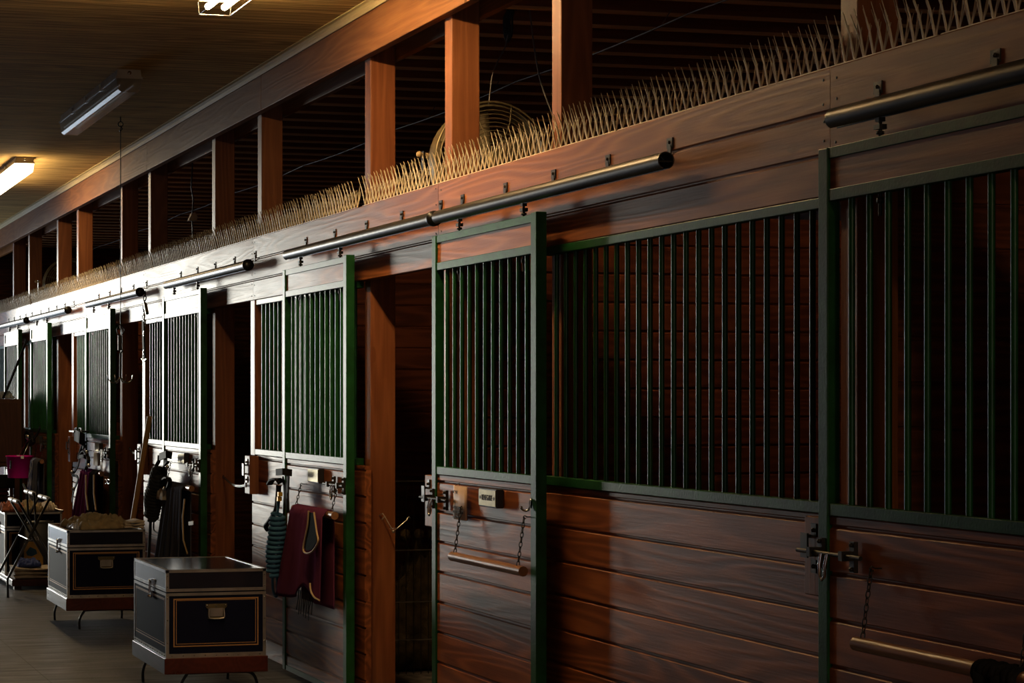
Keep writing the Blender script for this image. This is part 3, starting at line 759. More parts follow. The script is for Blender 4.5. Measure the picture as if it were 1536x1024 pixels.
# ------------------------------------------------------------------ stall chains and snaps on the posts
m = MB()
a = Vector((3.385, 10.695, 1.045)); 
k1, k2, k3 = PY(577, 774, 10.66), PY(590, 797, 10.62), PY(612, 778, 10.62)
m.tube([PY(569, 773, 10.70), PY(574, 770, 10.67), k1, PY(573, 779, 10.67)], .0035, 6).tube([k1, k2], .0028, 6)
m.tube([k2+Vector((.0, 0, .0)), PY(596, 792, 10.62), k3], .0028, 6).ball(k2, .009).tube([k3+Vector((-.006, 0, 0)), k3+Vector((.006, 0, .012)), k3+Vector((.012, 0, .004))], .003, 6)
m.tube([k2, k2+Vector((-.02, 0, .015)), k2+Vector((.02, 0, .018)), k2], .003, 6)
tag(m.build('stall_chain', 'trunk_trim'), 'short bent chain and snap on the post of the dark open stall', 'chain')
p0, p1 = PY(336, 715, 14.24), P(369, 727, 3.22)
m = MB().chain(p0, p1, .030, .013, .0021, sag=.03).tube([p0, p0+Vector((.0, .02, .01)), p0+Vector((.0, .03, -.01))], .005, 6); m.tube([p1+Vector((0, 0, -.015)), p1+Vector((0, .0, .015))], .008, 6)
tag(m.build('stall_chain', 'bright_steel'), 'steel chain across the second open stall, hooked to the latch block', 'chain')
p0, p1 = PY(194, 671, 17.68), P(207, 676, 3.22)
tag(MB().chain(p0, p1, .030, .013, .0021, sag=.03).build('stall_chain', 'dark_steel'), 'dim chain across the open stall behind the leaning pole', 'chain')

# cross tie hanging on the wall
Xc = 3.235
t = thing('cross_tie', tuple(P(216, 480, Xc)), 'black cross tie strap with rings hanging down the post beside the hook', 'strap')
m = MB().chain(P(218, 437, Xc), P(215, 478, Xc), .045, .022, .004); m.ribbon([P(215, 480, Xc), P(215.5, 510, Xc), P(216.5, 537, Xc)], (0, 1, 0), .06, .012)
m.build('strap', 'black_leather', t)
m = MB()
for py in (472, 478, 500, 528):
    c = P(216, py, Xc-.02); m.tube([c+Vector((0, .018*math.cos(a), .018*math.sin(a))) for a in [PI*i/5 for i in range(10)]], .005, 5, True)
m.tube([P(213, 538, Xc-.02), P(216, 542, Xc-.02), P(220, 538, Xc-.02)], .006, 6).tube([P(218, 455, Xc-.01), P(221, 470, Xc-.01)], .014, 8)
m.build('snap', 'bright_steel', t)

# ------------------------------------------------------------------ tack hook on a cord
hx, hy = 2.853, 15.21
t = thing('tack_hook', (hx, hy, 1.70), 'four-pronged steel tack hook hanging on a long cord from the ceiling', 'hook')
m = MB(); m.tube([(hx, hy, 3.64), (hx, hy, 3.60)], .005, 6).tube([(hx+.018*math.cos(a), hy, 3.585+.018*math.sin(a)) for a in [2*PI*i/12 for i in range(12)]], .004, 6, True)
m.tube([(hx, hy, 3.575), (hx+.012, hy, 3.55), (hx-.008, hy, 3.535)], .006, 6); m.build('eye_hook', 'dark_steel', t)
MB().tube([(hx, hy, 3.56), (hx, hy, 2.10)], .0035, 6).build('cord', 'dark_steel', t)
m = MB()
def PT(px, py): return PY(px, py, hy)
m.tube(wobble([PT(181, 487), PT(175, 494), PT(180, 503), PT(187, 495), PT(181, 487)]), .004, 6).ribbon([PT(180, 503), PT(180, 525)], (1, 0, 0), .03, .008)
m.tube([PT(181, 522), PT(184, 526), PT(180, 531)], .006, 6).tube([PT(181, 530), PT(180.5, 568)], .008, 8); m.build('hanger', 'dark_steel', t)
for k_ in range(4):
    an = k_*PI/2+.25; d = Vector((math.cos(an), math.sin(an), 0)); c = PT(180.5, 566)
    pr = [c+d*(.005)+Vector((0, 0, 0)), c+d*.03+Vector((0, 0, -.03)), c+d*.062+Vector((0, 0, -.038)), c+d*.09+Vector((0, 0, -.018)), c+d*.100+Vector((0, 0, .02))]
    MB().tube(wobble(pr), .0042, 6).build('prong', 'bright_steel', t)

# leaning pole
m = MB().tube([(3.035, 16.24, .0), (3.12, 16.05, .75), (3.20, 15.86, 1.46)], .021, 12)
tag(m.build('wooden_pole', 'handle_wood'), 'tan wooden pole leaning against the wall behind the trunk with tan cloth', 'pole')

# ------------------------------------------------------------------ tack trunks
def trunk(x0, y0, w, d, z0, h, label, base=True, plate=True):
    t = thing('tack_chest', (x0+w/2, y0+d/2, 0 if base else z0), label, 'trunk')
    zt = z0+h; zs = z0+h*.745                       # lid seam
    if base:
        B('base', 'base_wood', t, (x0-.012, x0+w+.012, y0-.012, y0+d+.012, z0-.085, z0), bevel=.003)
        for yy in (y0+.10, y0+d-.10):
            MB().tube(wobble([(x0+.03+.07*(yy < y0+.3), yy, 0), (x0+.03+.07*(yy < y0+.3), yy, z0-.16), (x0+.06+.07*(yy < y0+.3), yy, z0-.105), (x0+.13+.03, yy, z0-.094), (x0+w-.13, yy, z0-.094), (x0+w-.05, yy, z0-.105), (x0+w-.02, yy, z0-.16), (x0+w-.02, yy, 0)], 5), .0085, 8).build('leg', 'black_metal', t)
    B('body', 'trunk_blue', t, (x0, x0+w, y0, y0+d, z0, zs-.001), bevel=.003)
    lid = B('lid', 'trunk_lid' if plate else 'trunk_blue', t, (x0-.001, x0+w+.001, y0-.001, y0+d+.001, zs+.001, zt), bevel=.004)
    e = .003; q = .014
    m = MB()
    for za, zb in ((zt-q, zt+.0015), (zs+.004, zs+.020)):
        m.box(x0-e, x0+w+e, y0-e, y0, za, zb).box(x0-e, x0+w+e, y0+d, y0+d+e, za, zb).box(x0-e, x0, y0, y0+d, za, zb).box(x0+w, x0+w+e, y0, y0+d, za, zb)
    m.box(x0-e, x0+w+e, y0-e, y0+q, zt, zt+.002).box(x0-e, x0+w+e, y0+d-q, y0+d+e, zt, zt+.002).box(x0-e, x0+q, y0+q, y0+d-q, zt, zt+.002).box(x0+w-q, x0+w+e, y0+q, y0+d-q, zt, zt+.002)
    for xx in (x0, x0+w):
        for yy in (y0, y0+d): m.box(min(xx, xx+(q if xx == x0 else -q))-e*(xx == x0), max(xx, xx+(q if xx == x0 else -q))+e*(xx != x0), min(yy, yy+(q if yy == y0 else -q))-e*(yy == y0), max(yy, yy+(q if yy == y0 else -q))+e*(yy != y0), zs+.02, zt)
    m.build('edge_trim', 'trunk_trim', lid)
    m = MB()
    for za, zb in ((zs-.018, zs-.003), (z0, z0+.022)):
        m.box(x0-e, x0+w+e, y0-e, y0, za, zb).box(x0-e, x0+w+e, y0+d, y0+d+e, za, zb).box(x0-e, x0, y0, y0+d, za, zb).box(x0+w, x0+w+e, y0, y0+d, za, zb)
    for xx, sx in ((x0, 1), (x0+w, -1)):
        for yy, sy in ((y0, 1), (y0+d, -1)):
            xs = sorted((xx-sx*e, xx+sx*q)); ys = sorted((yy-sy*e, yy+sy*q)); m.box(xs[0], xs[1], ys[0], ys[1], z0+.022, zs-.018)
    m.build('edge_trim', 'trunk_trim', t)
    m = MB()
    for i in range(9): m.ball((x0+.03+i*(w-.06)/8, y0-e-.001, z0+.011), .004, 6)
    for i in range(14): m.ball((x0-e-.001, y0+.03+i*(d-.06)/13, z0+.011), .004, 6)
    for zz in (z0+.08, z0+.2, zs-.03, zs+.03, zt-.03):
        m.ball((x0+.005, y0-e-.001, zz), .004, 6).ball((x0+w-.005, y0-e-.001, zz), .004, 6)
    m.build('rivets', 'bright_steel', t, kind='stuff')
    # double pin stripe on the near end and the aisle side
    m = MB()
    for o_, th_ in ((.038, .006), (.052, .003)):
        a, b_, c, f_ = x0+o_, x0+w-o_, z0+.02+o_, zs-.01-o_*.6; Yb, Ya = y0-.0008, y0-.0002
        m.box(a, b_, Yb, Ya, c, c+th_).box(a, b_, Yb, Ya, f_-th_, f_).box(a, a+th_, Yb, Ya, c+th_, f_-th_).box(b_-th_, b_, Yb, Ya, c+th_, f_-th_)
        a, b_ = y0+o_, y0+d-o_; Yb, Ya = x0-.0008, x0-.0002
        m.box(Yb, Ya, a, b_, c, c+th_).box(Yb, Ya, a, b_, f_-th_, f_).box(Yb, Ya, a, a+th_, c+th_, f_-th_).box(Yb, Ya, b_-th_, b_, c+th_, f_-th_)
    m.build('stripe', 'gold_stripe', t)
    if plate:
        xc, zc = x0+w/2, z0+.238; s = 1
        m = MB().prism([(xc-.046, zc-.035), (xc+.046, zc-.035), (xc+.046, zc+.018), (xc+.058, zc+.030), (xc+.058, zc+.045), (xc-.058, zc+.045), (xc-.058, zc+.030), (xc-.046, zc+.018)], 'Y', y0-.006, y0-.0005)
        hd = m.build('handle_plate', 'old_brass', t)
        m = MB().tube(wobble([(xc-.04, y0-.008, zc+.02), (xc-.042, y0-.014, zc-.02), (xc-.03, y0-.016, zc-.032), (xc+.03, y0-.016, zc-.032), (xc+.042, y0-.014, zc-.02), (xc+.04, y0-.008, zc+.02)]), .004, 8)
        m.box(xc-.035, xc+.035, y0-.0085, y0-.006, zc-.022, zc+.022)
        m.build('handle', 'trunk_trim', hd)
        m = MB()
        for px_, pz_ in ((-.05, .038), (0, .034), (.05, .038), (-.04, -.028), (.04, -.028)): m.ball((xc+px_, y0-.008, zc+pz_), .0045, 8)
        m.build('rivets', 'bright_steel', hd)
    ym = y0+d*.42
    m = MB().box(x0-.010, x0-.001, ym-.018, ym+.018, zs+.012, zs+.045).box(x0-.012, x0-.001, ym-.014, ym+.014, zs-.055, zs-.02)
    m.tube([(x0-.014, ym-.018, zs+.03), (x0-.018, ym, zs+.036), (x0-.014, ym+.018, zs+.03)], .006, 8).tube([(x0-.014, ym, zs+.03), (x0-.016, ym, zs-.03)], .006, 8)
    m.ball((x0-.016, ym-.016, zs-.05), .009, 8).ball((x0-.016, ym+.016, zs-.05), .009, 8).build('latch', 'bright_steel', t)
    return t
T1 = trunk(2.315, 11.03, .54, .88, .225, .465, 'nearest dark blue tack trunk with bare glossy lid and gold pinstripe')
T2 = trunk(2.35, 14.50, .54, .86, .225, .465, 'middle dark blue tack trunk with tan cloth heaped on its lid')
T3 = trunk(2.415, 18.24, .49, .80, .086, .53, 'far dark tack trunk behind the folding rack with faded cloths on top', base=False, plate=False)
o = MB().box(2.405, 2.95, 17.72, 19.1, .03, .085).build('low_platform', 'base_wood', bevel=.004)
pf = thing('storage_platform', (2.64, 18.2, 0), 'low dark wooden platform under the far trunk and folded towels', 'platform')
o.name = 'deck'; o.parent = pf; o.location = o.location-pf.location
for xx in (2.46, 2.88):
    for yy in (17.80, 18.98): B('leg', 'base_wood', pf, (xx-.03, xx+.03, yy-.03, yy+.03, 0, .03))

# cloth heap on the middle trunk
o = rumple((2.60, 14.78, .69), .18, .22, .105, 2.3, .2).build('cloth_heap', 'tan_cloth', solid=.008); tag(o, 'olive tan cloth heaped loosely on the middle trunk', 'cloth')
def folded(x0, x1, y0, y1, z0, layers, th, mat, name, label, seed=0):
    m = MB()
    for k_ in range(layers):
        za = z0+k_*th; i_ = random.uniform(-.008, .008)
        def fn(u, v, za=za, i_=i_, k_=k_):
            a = v*2*PI; yy = (y0+y1)/2+(y1-y0)/2*(math.copysign(abs(math.cos(a))**.35, math.cos(a)))+i_
            zz = za+th*.5+th*.48*(math.copysign(abs(math.sin(a))**.7, math.sin(a)))
            xx = x0+(x1-x0)*u+.008*math.sin(a*2+k_)
            return Vector((xx, yy, zz+.006*math.sin(u*7+k_+seed)*(math.sin(a) > 0)))
        m.sheet(fn, 14, 24)
        m.add([fn(0, j/24) for j in range(24)], [list(range(24))]); m.add([fn(1, j/24) for j in range(24)], [list(range(24))[::-1]])
    o = m.build(name, mat); tag(o, label, 'cloth'); return o
folded(2.76, 2.895, 14.56, 14.80, .694, 3, .018, 'cream_cloth', 'folded_cloth', 'pale folded cloth at the right end of the middle trunk lid')
o = rumple((2.46, 14.62, .69), .07, .07, .05, 8).build('plastic_bag', 'clear_film', solid=.001); tag(o, 'crumpled clear plastic bag on the corner of the middle trunk', 'bag')
# on and below the far trunk
o = rumple((2.50, 18.45, .616), .10, .16, .10, 5).build('cloth_heap', 'red_cloth', solid=.008); tag(o, 'faded red cloth on the left of the far trunk lid', 'cloth')
o = rumple((2.665, 18.40, .616), .09, .14, .10, 6).build('cloth_heap', 'tan_cloth', solid=.008); tag(o, 'faded tan cloth in the middle of the far trunk lid', 'cloth')
o = rumple((2.82, 18.5, .616), .06, .16, .08, 9).build('cloth_heap', 'cream_cloth', solid=.008); tag(o, 'pale crumpled cloth at the right of the far trunk lid', 'cloth')
o = MB().tube(wobble([(2.86, 18.30, .64), (2.89, 18.27, .63), (2.92, 18.25, .625)]), .012, 8).build('hoof_pick', 'bright_steel'); tag(o, 'small shiny metal tool on the right corner of the far trunk', 'tool')
folded(2.43, 2.90, 17.75, 18.08, .086, 3, .032, 'cream_cloth', 'folded_towel', 'cream folded towels stacked on the low platform below the rack')
o = rumple((2.56, 17.90, .182), .09, .12, .07, 12).build('cloth_heap', 'blue_cloth', solid=.006); tag(o, 'blue cloth lying on the cream folded towels', 'cloth')
# feed sack with yellow print
t = thing('feed_sack', (2.68, 18.165, .086), 'black feed sack with a yellow printed panel standing behind the towels', 'sack')
def sackfn(u, v):
    a = u*2*PI; bul = 1+.08*math.sin(PI*v); cx, cy = .14*bul, .06*(1-.6*v**3)*bul
    return Vector((2.68+cx*math.copysign(abs(math.cos(a))**.5, math.cos(a)), 18.165+cy*math.copysign(abs(math.sin(a))**.7, math.sin(a)),   .088+v*.46+.005*math.sin(a*5+v*9)))
MB().sheet(sackfn, 40, 16).build('sack', 'bag_black', t, solid=.002)
def onsack(px, py): return PY(px, py, 18.085)
q = [onsack(*p_) for p_ in ((36, 854), (36, 815), (42, 812), (50, 812), (58, 820), (64, 830), (65, 854))]
MB().add(q, [list(range(len(q)))]).build('printed_panel', 'bag_yellow', t, solid=.002)
q = [onsack(*p_)-Vector((0, .003, 0)) for p_ in ((39, 828), (45, 820), (54, 824), (56, 830), (48, 834), (41, 833))]
MB().add(q, [list(range(len(q)))]).build('printed_picture', 'navy_rope', t, solid=.001)
m = MB()
for px in (40, 47.5, 55):
    a, b_ = onsack(px, 840), onsack(px+5, 847); m.box(a.x, b_.x, a.y-.004, a.y-.002, b_.z, a.z)
m.build('printed_squares', 'bag_black', t)
text('lettering', 'OAT', tuple(onsack(51, 808)-Vector((0, .0, 0))), .045, 'bag_white', t, 'near', .10)

# ------------------------------------------------------------------ folding saddle rack
t = thing('saddle_rack', (2.5, 17.1, 0), 'folding black tubular saddle rack with white padded bars in front of the far trunk', 'rack')
yn_, yf_ = 17.02, 16.55
Ya, Yb = 17.04, 17.64
Ya = 17.00; Yb = 17.16+.44
def XZ(px, py, Yp=17.64): return ((px+428)*Yp/3400, 1.6-(py-597)*Yp/3296)
bx, bz = XZ(11, 869); tx, tz = XZ(76.6, 749); r_ = .0105
def fr(x, z, y): return Vector((x, y, z))
yb, ya_ = 17.06, 17.62
m = MB().tube([fr(bx+.005, 0, yb), fr(bx, bz, yb), fr(tx, tz, yb), fr(tx, tz, ya_), fr(bx, bz, ya_), fr(bx+.005, 0, ya_)], r_, 8)
m.build('frame', 'black_metal', t)
cx_, cz_ = XZ(29, 753); m = MB().tube([fr(2.80, 0, yb+.02), fr(2.74, .14, yb+.02), fr(cx_, cz_, yb+.02), fr(cx_, cz_, ya_-.02), fr(2.74, .14, ya_-.02), fr(2.80, 0, ya_-.02)], r_, 8)
m.build('frame', 'black_metal', t)
ex, ez = XZ(54, 741); e2x, e2z = XZ(57, 790)
m = MB().tube([fr(e2x, e2z, yb+.05), fr(ex, ez, yb+.05), fr(ex, ez, ya_-.1), fr(e2x, e2z, ya_-.1)], r_*.8, 8).tube([fr(ex, ez, ya_-.1), fr(ex-.02, ez+.06, ya_-.02)], r_*.8, 8)
m.build('frame', 'black_metal', t)
m = MB().tube([fr(bx, bz-.01, yb), fr(bx, bz-.01, ya_)], .006, 6).tube([fr(2.74, .14, yb+.02), fr(2.74, .14, ya_-.02)], .006, 6).tube([fr((bx+tx)/2, (bz+tz)/2, yb-.01), fr((bx+tx)/2, (bz+tz)/2, ya_+.01)], .007, 6)
m.build('brace', 'bright_steel', t)
for (xx, zz) in ((tx, tz), (cx_, cz_), (ex, ez)):
    for a in (.06, .33): MB().tube([fr(xx, zz, yb+a), fr(xx, zz, yb+a+.20)], .018, 10).build('foam_pad', 'foam_white', t, label='white foam sleeve')

# ------------------------------------------------------------------ far cabinet and the things round it
t = thing('tack_cabinet', (2.55, 22.52, 0), 'tall dark brown wooden cabinet at the left frame edge under the grey cloths', 'cabinet')
B('body', 'cabinet_wood', t, (1.95, 3.13, 22.30, 22.75, .88, 1.592), bevel=.006)
for xx in (2.0, 3.08):
    for yy in (22.36, 22.69): B('leg', 'cabinet_wood', t, (xx-.03, xx+.03, yy-.03, yy+.03, 0, .88))
B('door', 'cabinet_wood', t, (2.0, 2.53, 22.288, 22.30, .93, 1.55), bevel=.003); B('door', 'cabinet_wood', t, (2.55, 3.08, 22.288, 22.30, .93, 1.55), bevel=.003)
o = rumple((2.98, 22.5, 1.592), .07, .14, .085, 21).build('grey_cloth', 'grey_cloth', solid=.006); tag(o, 'crumpled grey cloth on the right end of the brown cabinet top', 'cloth')
o = rumple((2.86, 22.5, 1.592), .05, .14, .10, 23).build('grey_cloth', 'grey_cloth', solid=.006); tag(o, 'second grey cloth on the cabinet top, cut by the left frame edge', 'cloth')
m = MB().tube([(2.94, 22.36, 1.60), (3.05, 22.3, 1.88), (3.17, 22.24, 2.20)], .013, 8).tube([(3.165, 22.24, 2.185), (3.175, 22.235, 2.21)], .018, 8)
tag(m.build('lunge_whip', 'black_leather'), 'black whip standing on the cabinet and leaning against the door frame', 'whip')
o = MB().box(2.2, 3.05, 22.34, 22.72, .0, .42).build('storage_box', 'black_wood', bevel=.01); tag(o, 'black storage box on the floor under the brown cabinet', 'box')
folded(2.4, 3.02, 22.36, 22.66, .42, 3, .05, 'pattern_cloth', 'folded_blanket', 'brown patterned folded blankets stacked under the cabinet')
folded(2.55, 3.0, 22.38, 22.64, .575, 2, .045, 'crimson_cloth', 'folded_blanket', 'crimson folded blanket on the patterned ones under the cabinet')
def strp(u, v): return Vector((2.72+.16*u, 22.28-.012*math.sin(u*12)-.004, .90-.16*v+.0*u))
o = MB().sheet(strp, 16, 6).build('striped_towel', 'striped_cloth_x', solid=.004); tag(o, 'blue and white striped towel hanging at the left frame edge', 'towel')
t = thing('hanging_bag', (2.92, 22.3, .70), 'black bag with a grey patch hanging left of the pink bucket', 'bag')
MB().sheet(lambda u, v: Vector((2.93+.11*math.cos(u*2*PI), 22.22+.06*math.sin(u*2*PI), .66+v*.14)), 20, 6).build('pouch', 'black_cloth', t, solid=.004)
MB().tube(wobble([(2.84, 22.24, .79), (2.86, 22.26, .86), (2.93, 22.27, .89), (3.0, 22.26, .86), (3.02, 22.24, .79)]), .006, 6).build('strap', 'black_leather', t)

# ------------------------------------------------------------------ inside the dark open stall: wire crate with bedding
cz = Vector((4.1, 12.1, 0))
t = thing('wire_crate', (4.1, 12.15, .18), 'tall black wire crate in the dark open stall left of the closed door', 'crate')
m = MB(); y = 11.75
for i in range(15): m.tube([(3.66+i*.045, y, .0), (3.66+i*.045, y, 1.15)], .0028, 5)
m.build('vertical_wires', 'dark_steel', t)
m = MB()
for z in (.20, .42, .72, 1.12): m.tube([(3.64, y-.004, z), (4.34, y-.004, z)], .004, 6)
m.build('cross_wires', 'trunk_trim', t)
o = rumple((3.98, 12.0, .20), .30, .16, .58, 31).build('hay_pile', 'hay'); o2 = tag(o, 'loose dark hay piled inside the wire crate', 'hay', kind='stuff')
m = MB().lathe((3.62, 11.95, .13), (1, 0, 0), [(.001, 0), (.09, .01), (.125, .05), (.13, .4), (.125, .62), (.09, .68), (.001, .70)], 20)
tag(m.build('burlap_roll', 'hay'), 'rolled yellow brown burlap bundle on the stall floor under the crate', 'roll')
m = MB()
for i in range(8): m.lathe((3.66+i*.085, 11.86, .80), (1, .1, 0), [(.001, -.03), (.03, -.02), (.036, 0), (.03, .02), (.001, .03)], 10)
tag(m.build('hay_rope', 'hay'), 'knotted tan rope strung across the wire crate', 'rope')

# ------------------------------------------------------------------ loft: fans, cords, cable
def loft_fan(c, R, label):
    c = Vector(c); t = thing('drum_fan', tuple(c-Vector((0, 0, R+.05))), label, 'fan')
    MB().lathe(c, (0, 1, 0), [(R*.93, -.07), (R*.97, -.05), (R*.97, .08), (R*.93, .10), (R*.95, .09), (R*.955, -.05)], 40).build('drum', 'fan_metal', t)
    m = MB()
    for k_ in range(13):
        rr = R*(.16+.84*k_/12); yo = -.10+.04*(k_/12)**3
        m.tube([c+Vector((rr*math.cos(a), yo, rr*math.sin(a))) for a in [2*PI*i/40 for i in range(40)]], .0026 if k_ < 12 else .006, 5, True)
    for i in range(8):
        a = 2*PI*i/8+.3; m.tube([c+Vector((R*.1*math.cos(a), -.102, R*.1*math.sin(a))), c+Vector((R*.7*math.cos(a+.1), -.095, R*.7*math.sin(a+.1))), c+Vector((R*math.cos(a+.15), -.06, R*math.sin(a+.15)))], .003, 5)
    m.lathe(c+Vector((0, -.105, 0)), (0, 1, 0), [(.001, 0), (R*.16, 0), (R*.16, .008), (.001, .008)], 20)
    m.build('guard', 'fan_metal', t)
    m = MB()
    for k_ in range(4):
        a0 = k_*PI/2+.4
        def fb(u, v, a0=a0):
            rr = R*(.15+.72*u); a = a0+(v-.5)*(.9-.2*u); return c+Vector((rr*math.cos(a), .0+.05*(v-.5), rr*math.sin(a)))
        m.sheet(fb, 8, 6)
    m.build('blade', 'fan_metal', t, solid=.003)
    MB().lathe(c+Vector((0, .01, 0)), (0, 1, 0), [(.001, -.04), (.05, -.03), (.07, 0), (.07, .12), (.04, .15), (.001, .15)], 20).build('motor', 'dark_steel', t)
    m = MB().tube([c+Vector((-R-.02, 0, .03)), c+Vector((-R-.05, 0, .03))], .014, 10).ball(c+Vector((-R-.065, 0, .035)), .016)
    m.tube([c+Vector((R+.02, 0, .03)), c+Vector((R+.05, 0, .03))], .014, 10)
    m.build('knob', 'tan_binding', t)
    MB().ribbon([c+Vector((-R-.045, .0, .05)), c+Vector((-R-.045, .0, -R*.8)), c+Vector((-R*.6, .0, -R-.06)), c+Vector((R*.6, .0, -R-.06)), c+Vector((R+.045, .0, -R*.8)), c+Vector((R+.045, .0, .05))], (0, 1, 0), .04, .006).build('yoke', 'black_metal', t)
    return t
loft_fan((3.756, 10.05, 2.775), .30, 'big round wire guard fan in the loft opening behind the bird spikes')
loft_fan((3.74, 23.0, 2.83), .29, 'far round drum fan half hidden between loft posts at the left')
# shelf boards that carry the fans (on top of the partitions)
for y, lb in ((10.05, 'dark board carrying the big loft fan'), (23.0, 'dark board carrying the far loft fan')):
    tag(MB().box(3.49, 4.2, y-.45 if y < 20 else y-.2, y+.25, 2.36, 2.40).build('fan_shelf', 'joist_wood'), lb, 'shelf')

def PD(px, py, Y=10.3): return PY(px, py, Y)
t = thing('power_cord', tuple(PD(760, 60)), 'coiled black cord hanging from the loft above the big fan', 'cord')
m = MB()
for k_ in range(6):
    w_ = 2.0+k_*.9; pts = [PD(767+w_*math.cos(a)+(7 if math.sin(a) > .4 else 0)*.4, 34+(22+k_)*math.sin(a)*-1) for a in [2*PI*i/16 for i in range(16)]]
    m.tube([p_+Vector((0, .01*k_, 0)) for p_ in pts], .004, 5, True)
m.tube([PD(774, 16), PD(776, 0), PD(776, -30)], .004, 5)
m.build('coil', 'cable_black', t)
MB().tube(wobble([PD(762, 52), PD(757, 72), PD(745, 95), PD(738, 115), PD(735, 140), PD(732, 165)]), .0035, 5).build('lead', 'cable_grey', t)
m = MB().tube(wobble([PD(788, -30), PD(793, 5), PD(798, 45), PD(801, 70), PD(808, 110), PD(815, 135), PD(826, 165), PD(835, 190)]), .0045, 5)
tag(m.build('loft_cable', 'cable_grey'), 'thin cable slanting down to the right above the big fan', 'cable')
Y_, pl = 4.0, []
while Y_ < 27.5: pl.append((4.70, Y_, 3.515-.018*abs(math.sin(Y_*1.3)))); Y_ += .3
m = MB().tube(pl, .005, 5)
for i in range(9): y = 5.2+i*1.22; m.tube([(4.70, y, 3.50), (4.72, y-.10, 3.58)], .003, 5)
tag(m.build('ceiling_cable', 'cable_grey'), 'long thin cable running lengthwise under the loft joists', 'cable')
t = thing('hanging_plug', tuple(PY(290, 333, 17.3)), 'pale plug box on a dark cord hanging between the loft posts', 'plug')
c = PY(288, 326, 17.3)
MB().tube([PY(289, 240, 17.3), PY(287, 280, 17.3), PY(290, 300, 17.3), c], .006, 6).tube([c, PY(289, 348, 17.3), PY(289, 362, 17.3)], .006, 6).build('cord', 'cable_black', t)
MB().prism([(c.x-.035, c.z-.03), (c.x+.03, c.z-.03), (c.x+.045, c.z+.0), (c.x+.02, c.z+.04), (c.x-.01, c.z+.03)], 'Y', c.y-.03, c.y+.03).build('box', 'cream_cloth', t)

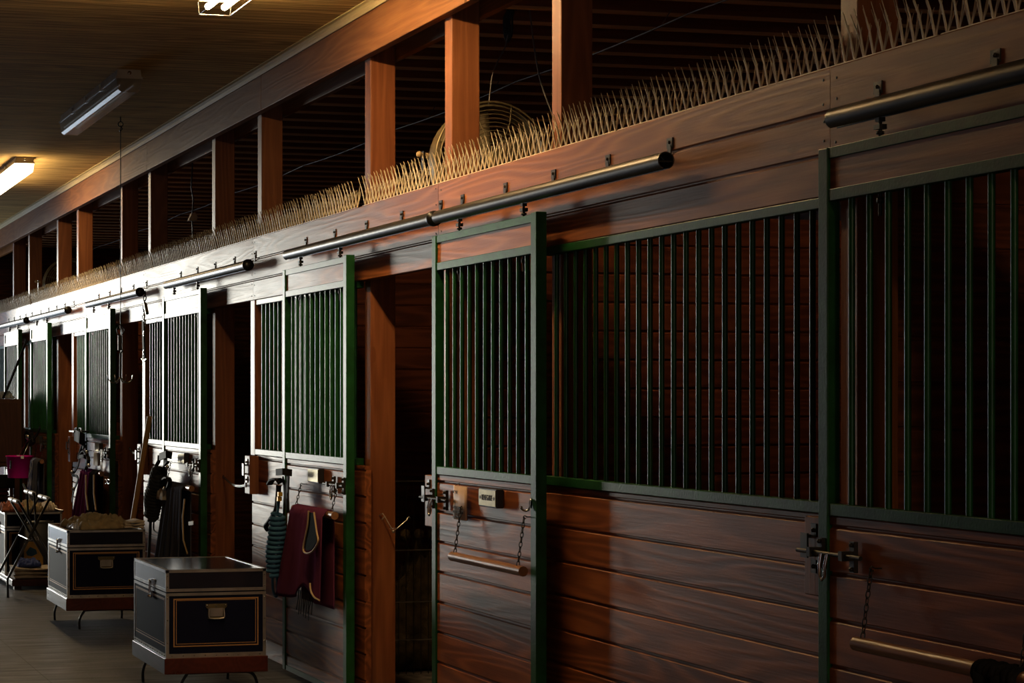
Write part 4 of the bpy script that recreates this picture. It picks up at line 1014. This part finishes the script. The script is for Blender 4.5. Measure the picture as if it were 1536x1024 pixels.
# ------------------------------------------------------------------ ceiling lights
def fixture(y0, y1, lit, label, glow='tube_glow', xc=2.495):
    zc = 3.64; t = thing('fluorescent_light', (xc, (y0+y1)/2, zc-.14), label, 'ceiling light')
    MB().prism([(xc-.072, zc), (xc+.072, zc), (xc+.078, zc-.042), (xc+.086, zc-.046), (xc+.086, zc-.056), (xc-.086, zc-.056), (xc-.086, zc-.046), (xc-.078, zc-.042)], 'Y', y0, y1).build('housing', 'dirty_white', t)
    m = MB()
    for i in range(1, 4):
        y = y0+(y1-y0)*i/4; m.box(xc-.090, xc-.078, y-.012, y+.012, zc-.062, zc-.02).box(xc+.078, xc+.090, y-.012, y+.012, zc-.062, zc-.02)
    m.lathe((xc, y0-.001, zc-.022), (0, -1, 0), [(.012, 0), (.012, .01), (.001, .012)], 10)
    m.build('clip', 'bright_steel', t)
    if lit == 'diffuser':
        MB().prism([(xc-.080, zc-.056), (xc-.070, zc-.125), (xc-.05, zc-.140), (xc+.05, zc-.140), (xc+.070, zc-.125), (xc+.080, zc-.056)], 'Y', y0+.004, y1-.004).build('diffuser', 'diffuser_glow', t)
    elif lit == 'tubes':
        for s in (-1, 1):
            MB().tube([(xc+s*.042, y0+.03, zc-.085), (xc+s*.042, y1-.03, zc-.085)], .016, 12).build('fluorescent_tube', glow, t)
        m = MB()
        for s in (-1, 1): m.tube([(xc+s*.086, y0, zc-.06), (xc+s*.080, y0-.0, zc-.12), (xc+s*.080, y1, zc-.12), (xc+s*.086, y1, zc-.06)], .003, 5)
        m.tube([(xc-.08, y1, zc-.12), (xc+.08, y1, zc-.12)], .003, 5).tube([(xc-.08, y0, zc-.12), (xc+.08, y0, zc-.12)], .003, 5)
        m.build('wire_guard', 'bright_steel', t)
    else:
        MB().prism([(xc-.080, zc-.056), (xc-.070, zc-.125), (xc-.05, zc-.140), (xc+.05, zc-.140), (xc+.070, zc-.125), (xc+.080, zc-.056)], 'Y', y0+.004, y1-.004).build('lens', 'lens', t)
        for s in (-1, 1): MB().tube([(xc+s*.042, y0+.03, zc-.085), (xc+s*.042, y1-.03, zc-.085)], .014, 10).build('fluorescent_tube', 'dirty_white', t)
    return t
fixture(8.05, 10.40, 'tubes', 'lit fluorescent light with bare tubes at the top frame edge', xc=2.43)
fixture(13.01, 15.25, None, 'unlit fluorescent light with dull clear cover near the tack hook cord')
fixture(-1.75, .45, 'tubes', 'lit fluorescent light behind the camera position', 'tube_glow_near')
fixture(17.93, 20.2, 'diffuser', 'lit fluorescent light with glowing cover at the left frame edge', xc=2.54)

# ------------------------------------------------------------------ light
def area(name, loc, rot, sx, sy, power, col):
    d = bpy.data.lights.new(name, 'AREA'); d.shape = 'RECTANGLE'; d.size = sx; d.size_y = sy; d.energy = power; d.color = col
    o = bpy.data.objects.new(name, d); COL.objects.link(o); o.location = loc; o.rotation_euler = rot; return o
area('daylight_far_doorway', (.6, 28.1, 1.65), (-PI/2, 0, 0), 3.4, 3.3, 130, (.74, .86, 1.0))
area('daylight_near_doorway', (0, -6.3, 1.65), (PI/2, 0, 0), 4.0, 3.3, 25, (1.0, .90, .80))
sd = bpy.data.lights.new('low_daylight', 'SUN'); sd.energy = 1.55; sd.angle = math.radians(9); sd.color = (1.0, .97, .84)
so = bpy.data.objects.new('low_daylight', sd); COL.objects.link(so); so.location = (-3, 32, 4)
so.rotation_euler = Vector((-.255, .97, .035)).to_track_quat('Z', 'Y').to_euler()
w = bpy.data.worlds.new('world'); scene.world = w; w.use_nodes = True
w.node_tree.nodes['Background'].inputs[0].default_value = (.6, .75, 1, 1); w.node_tree.nodes['Background'].inputs[1].default_value = .3
vs = scene.view_settings; vs.view_transform = 'Standard'; vs.look = 'None'; vs.gamma = 1; vs.exposure = 0; vs.use_curve_mapping = False
scene.cycles.use_denoising = True
scene.cycles.max_bounces = 8; scene.cycles.diffuse_bounces = 5; scene.cycles.sample_clamp_indirect = 4
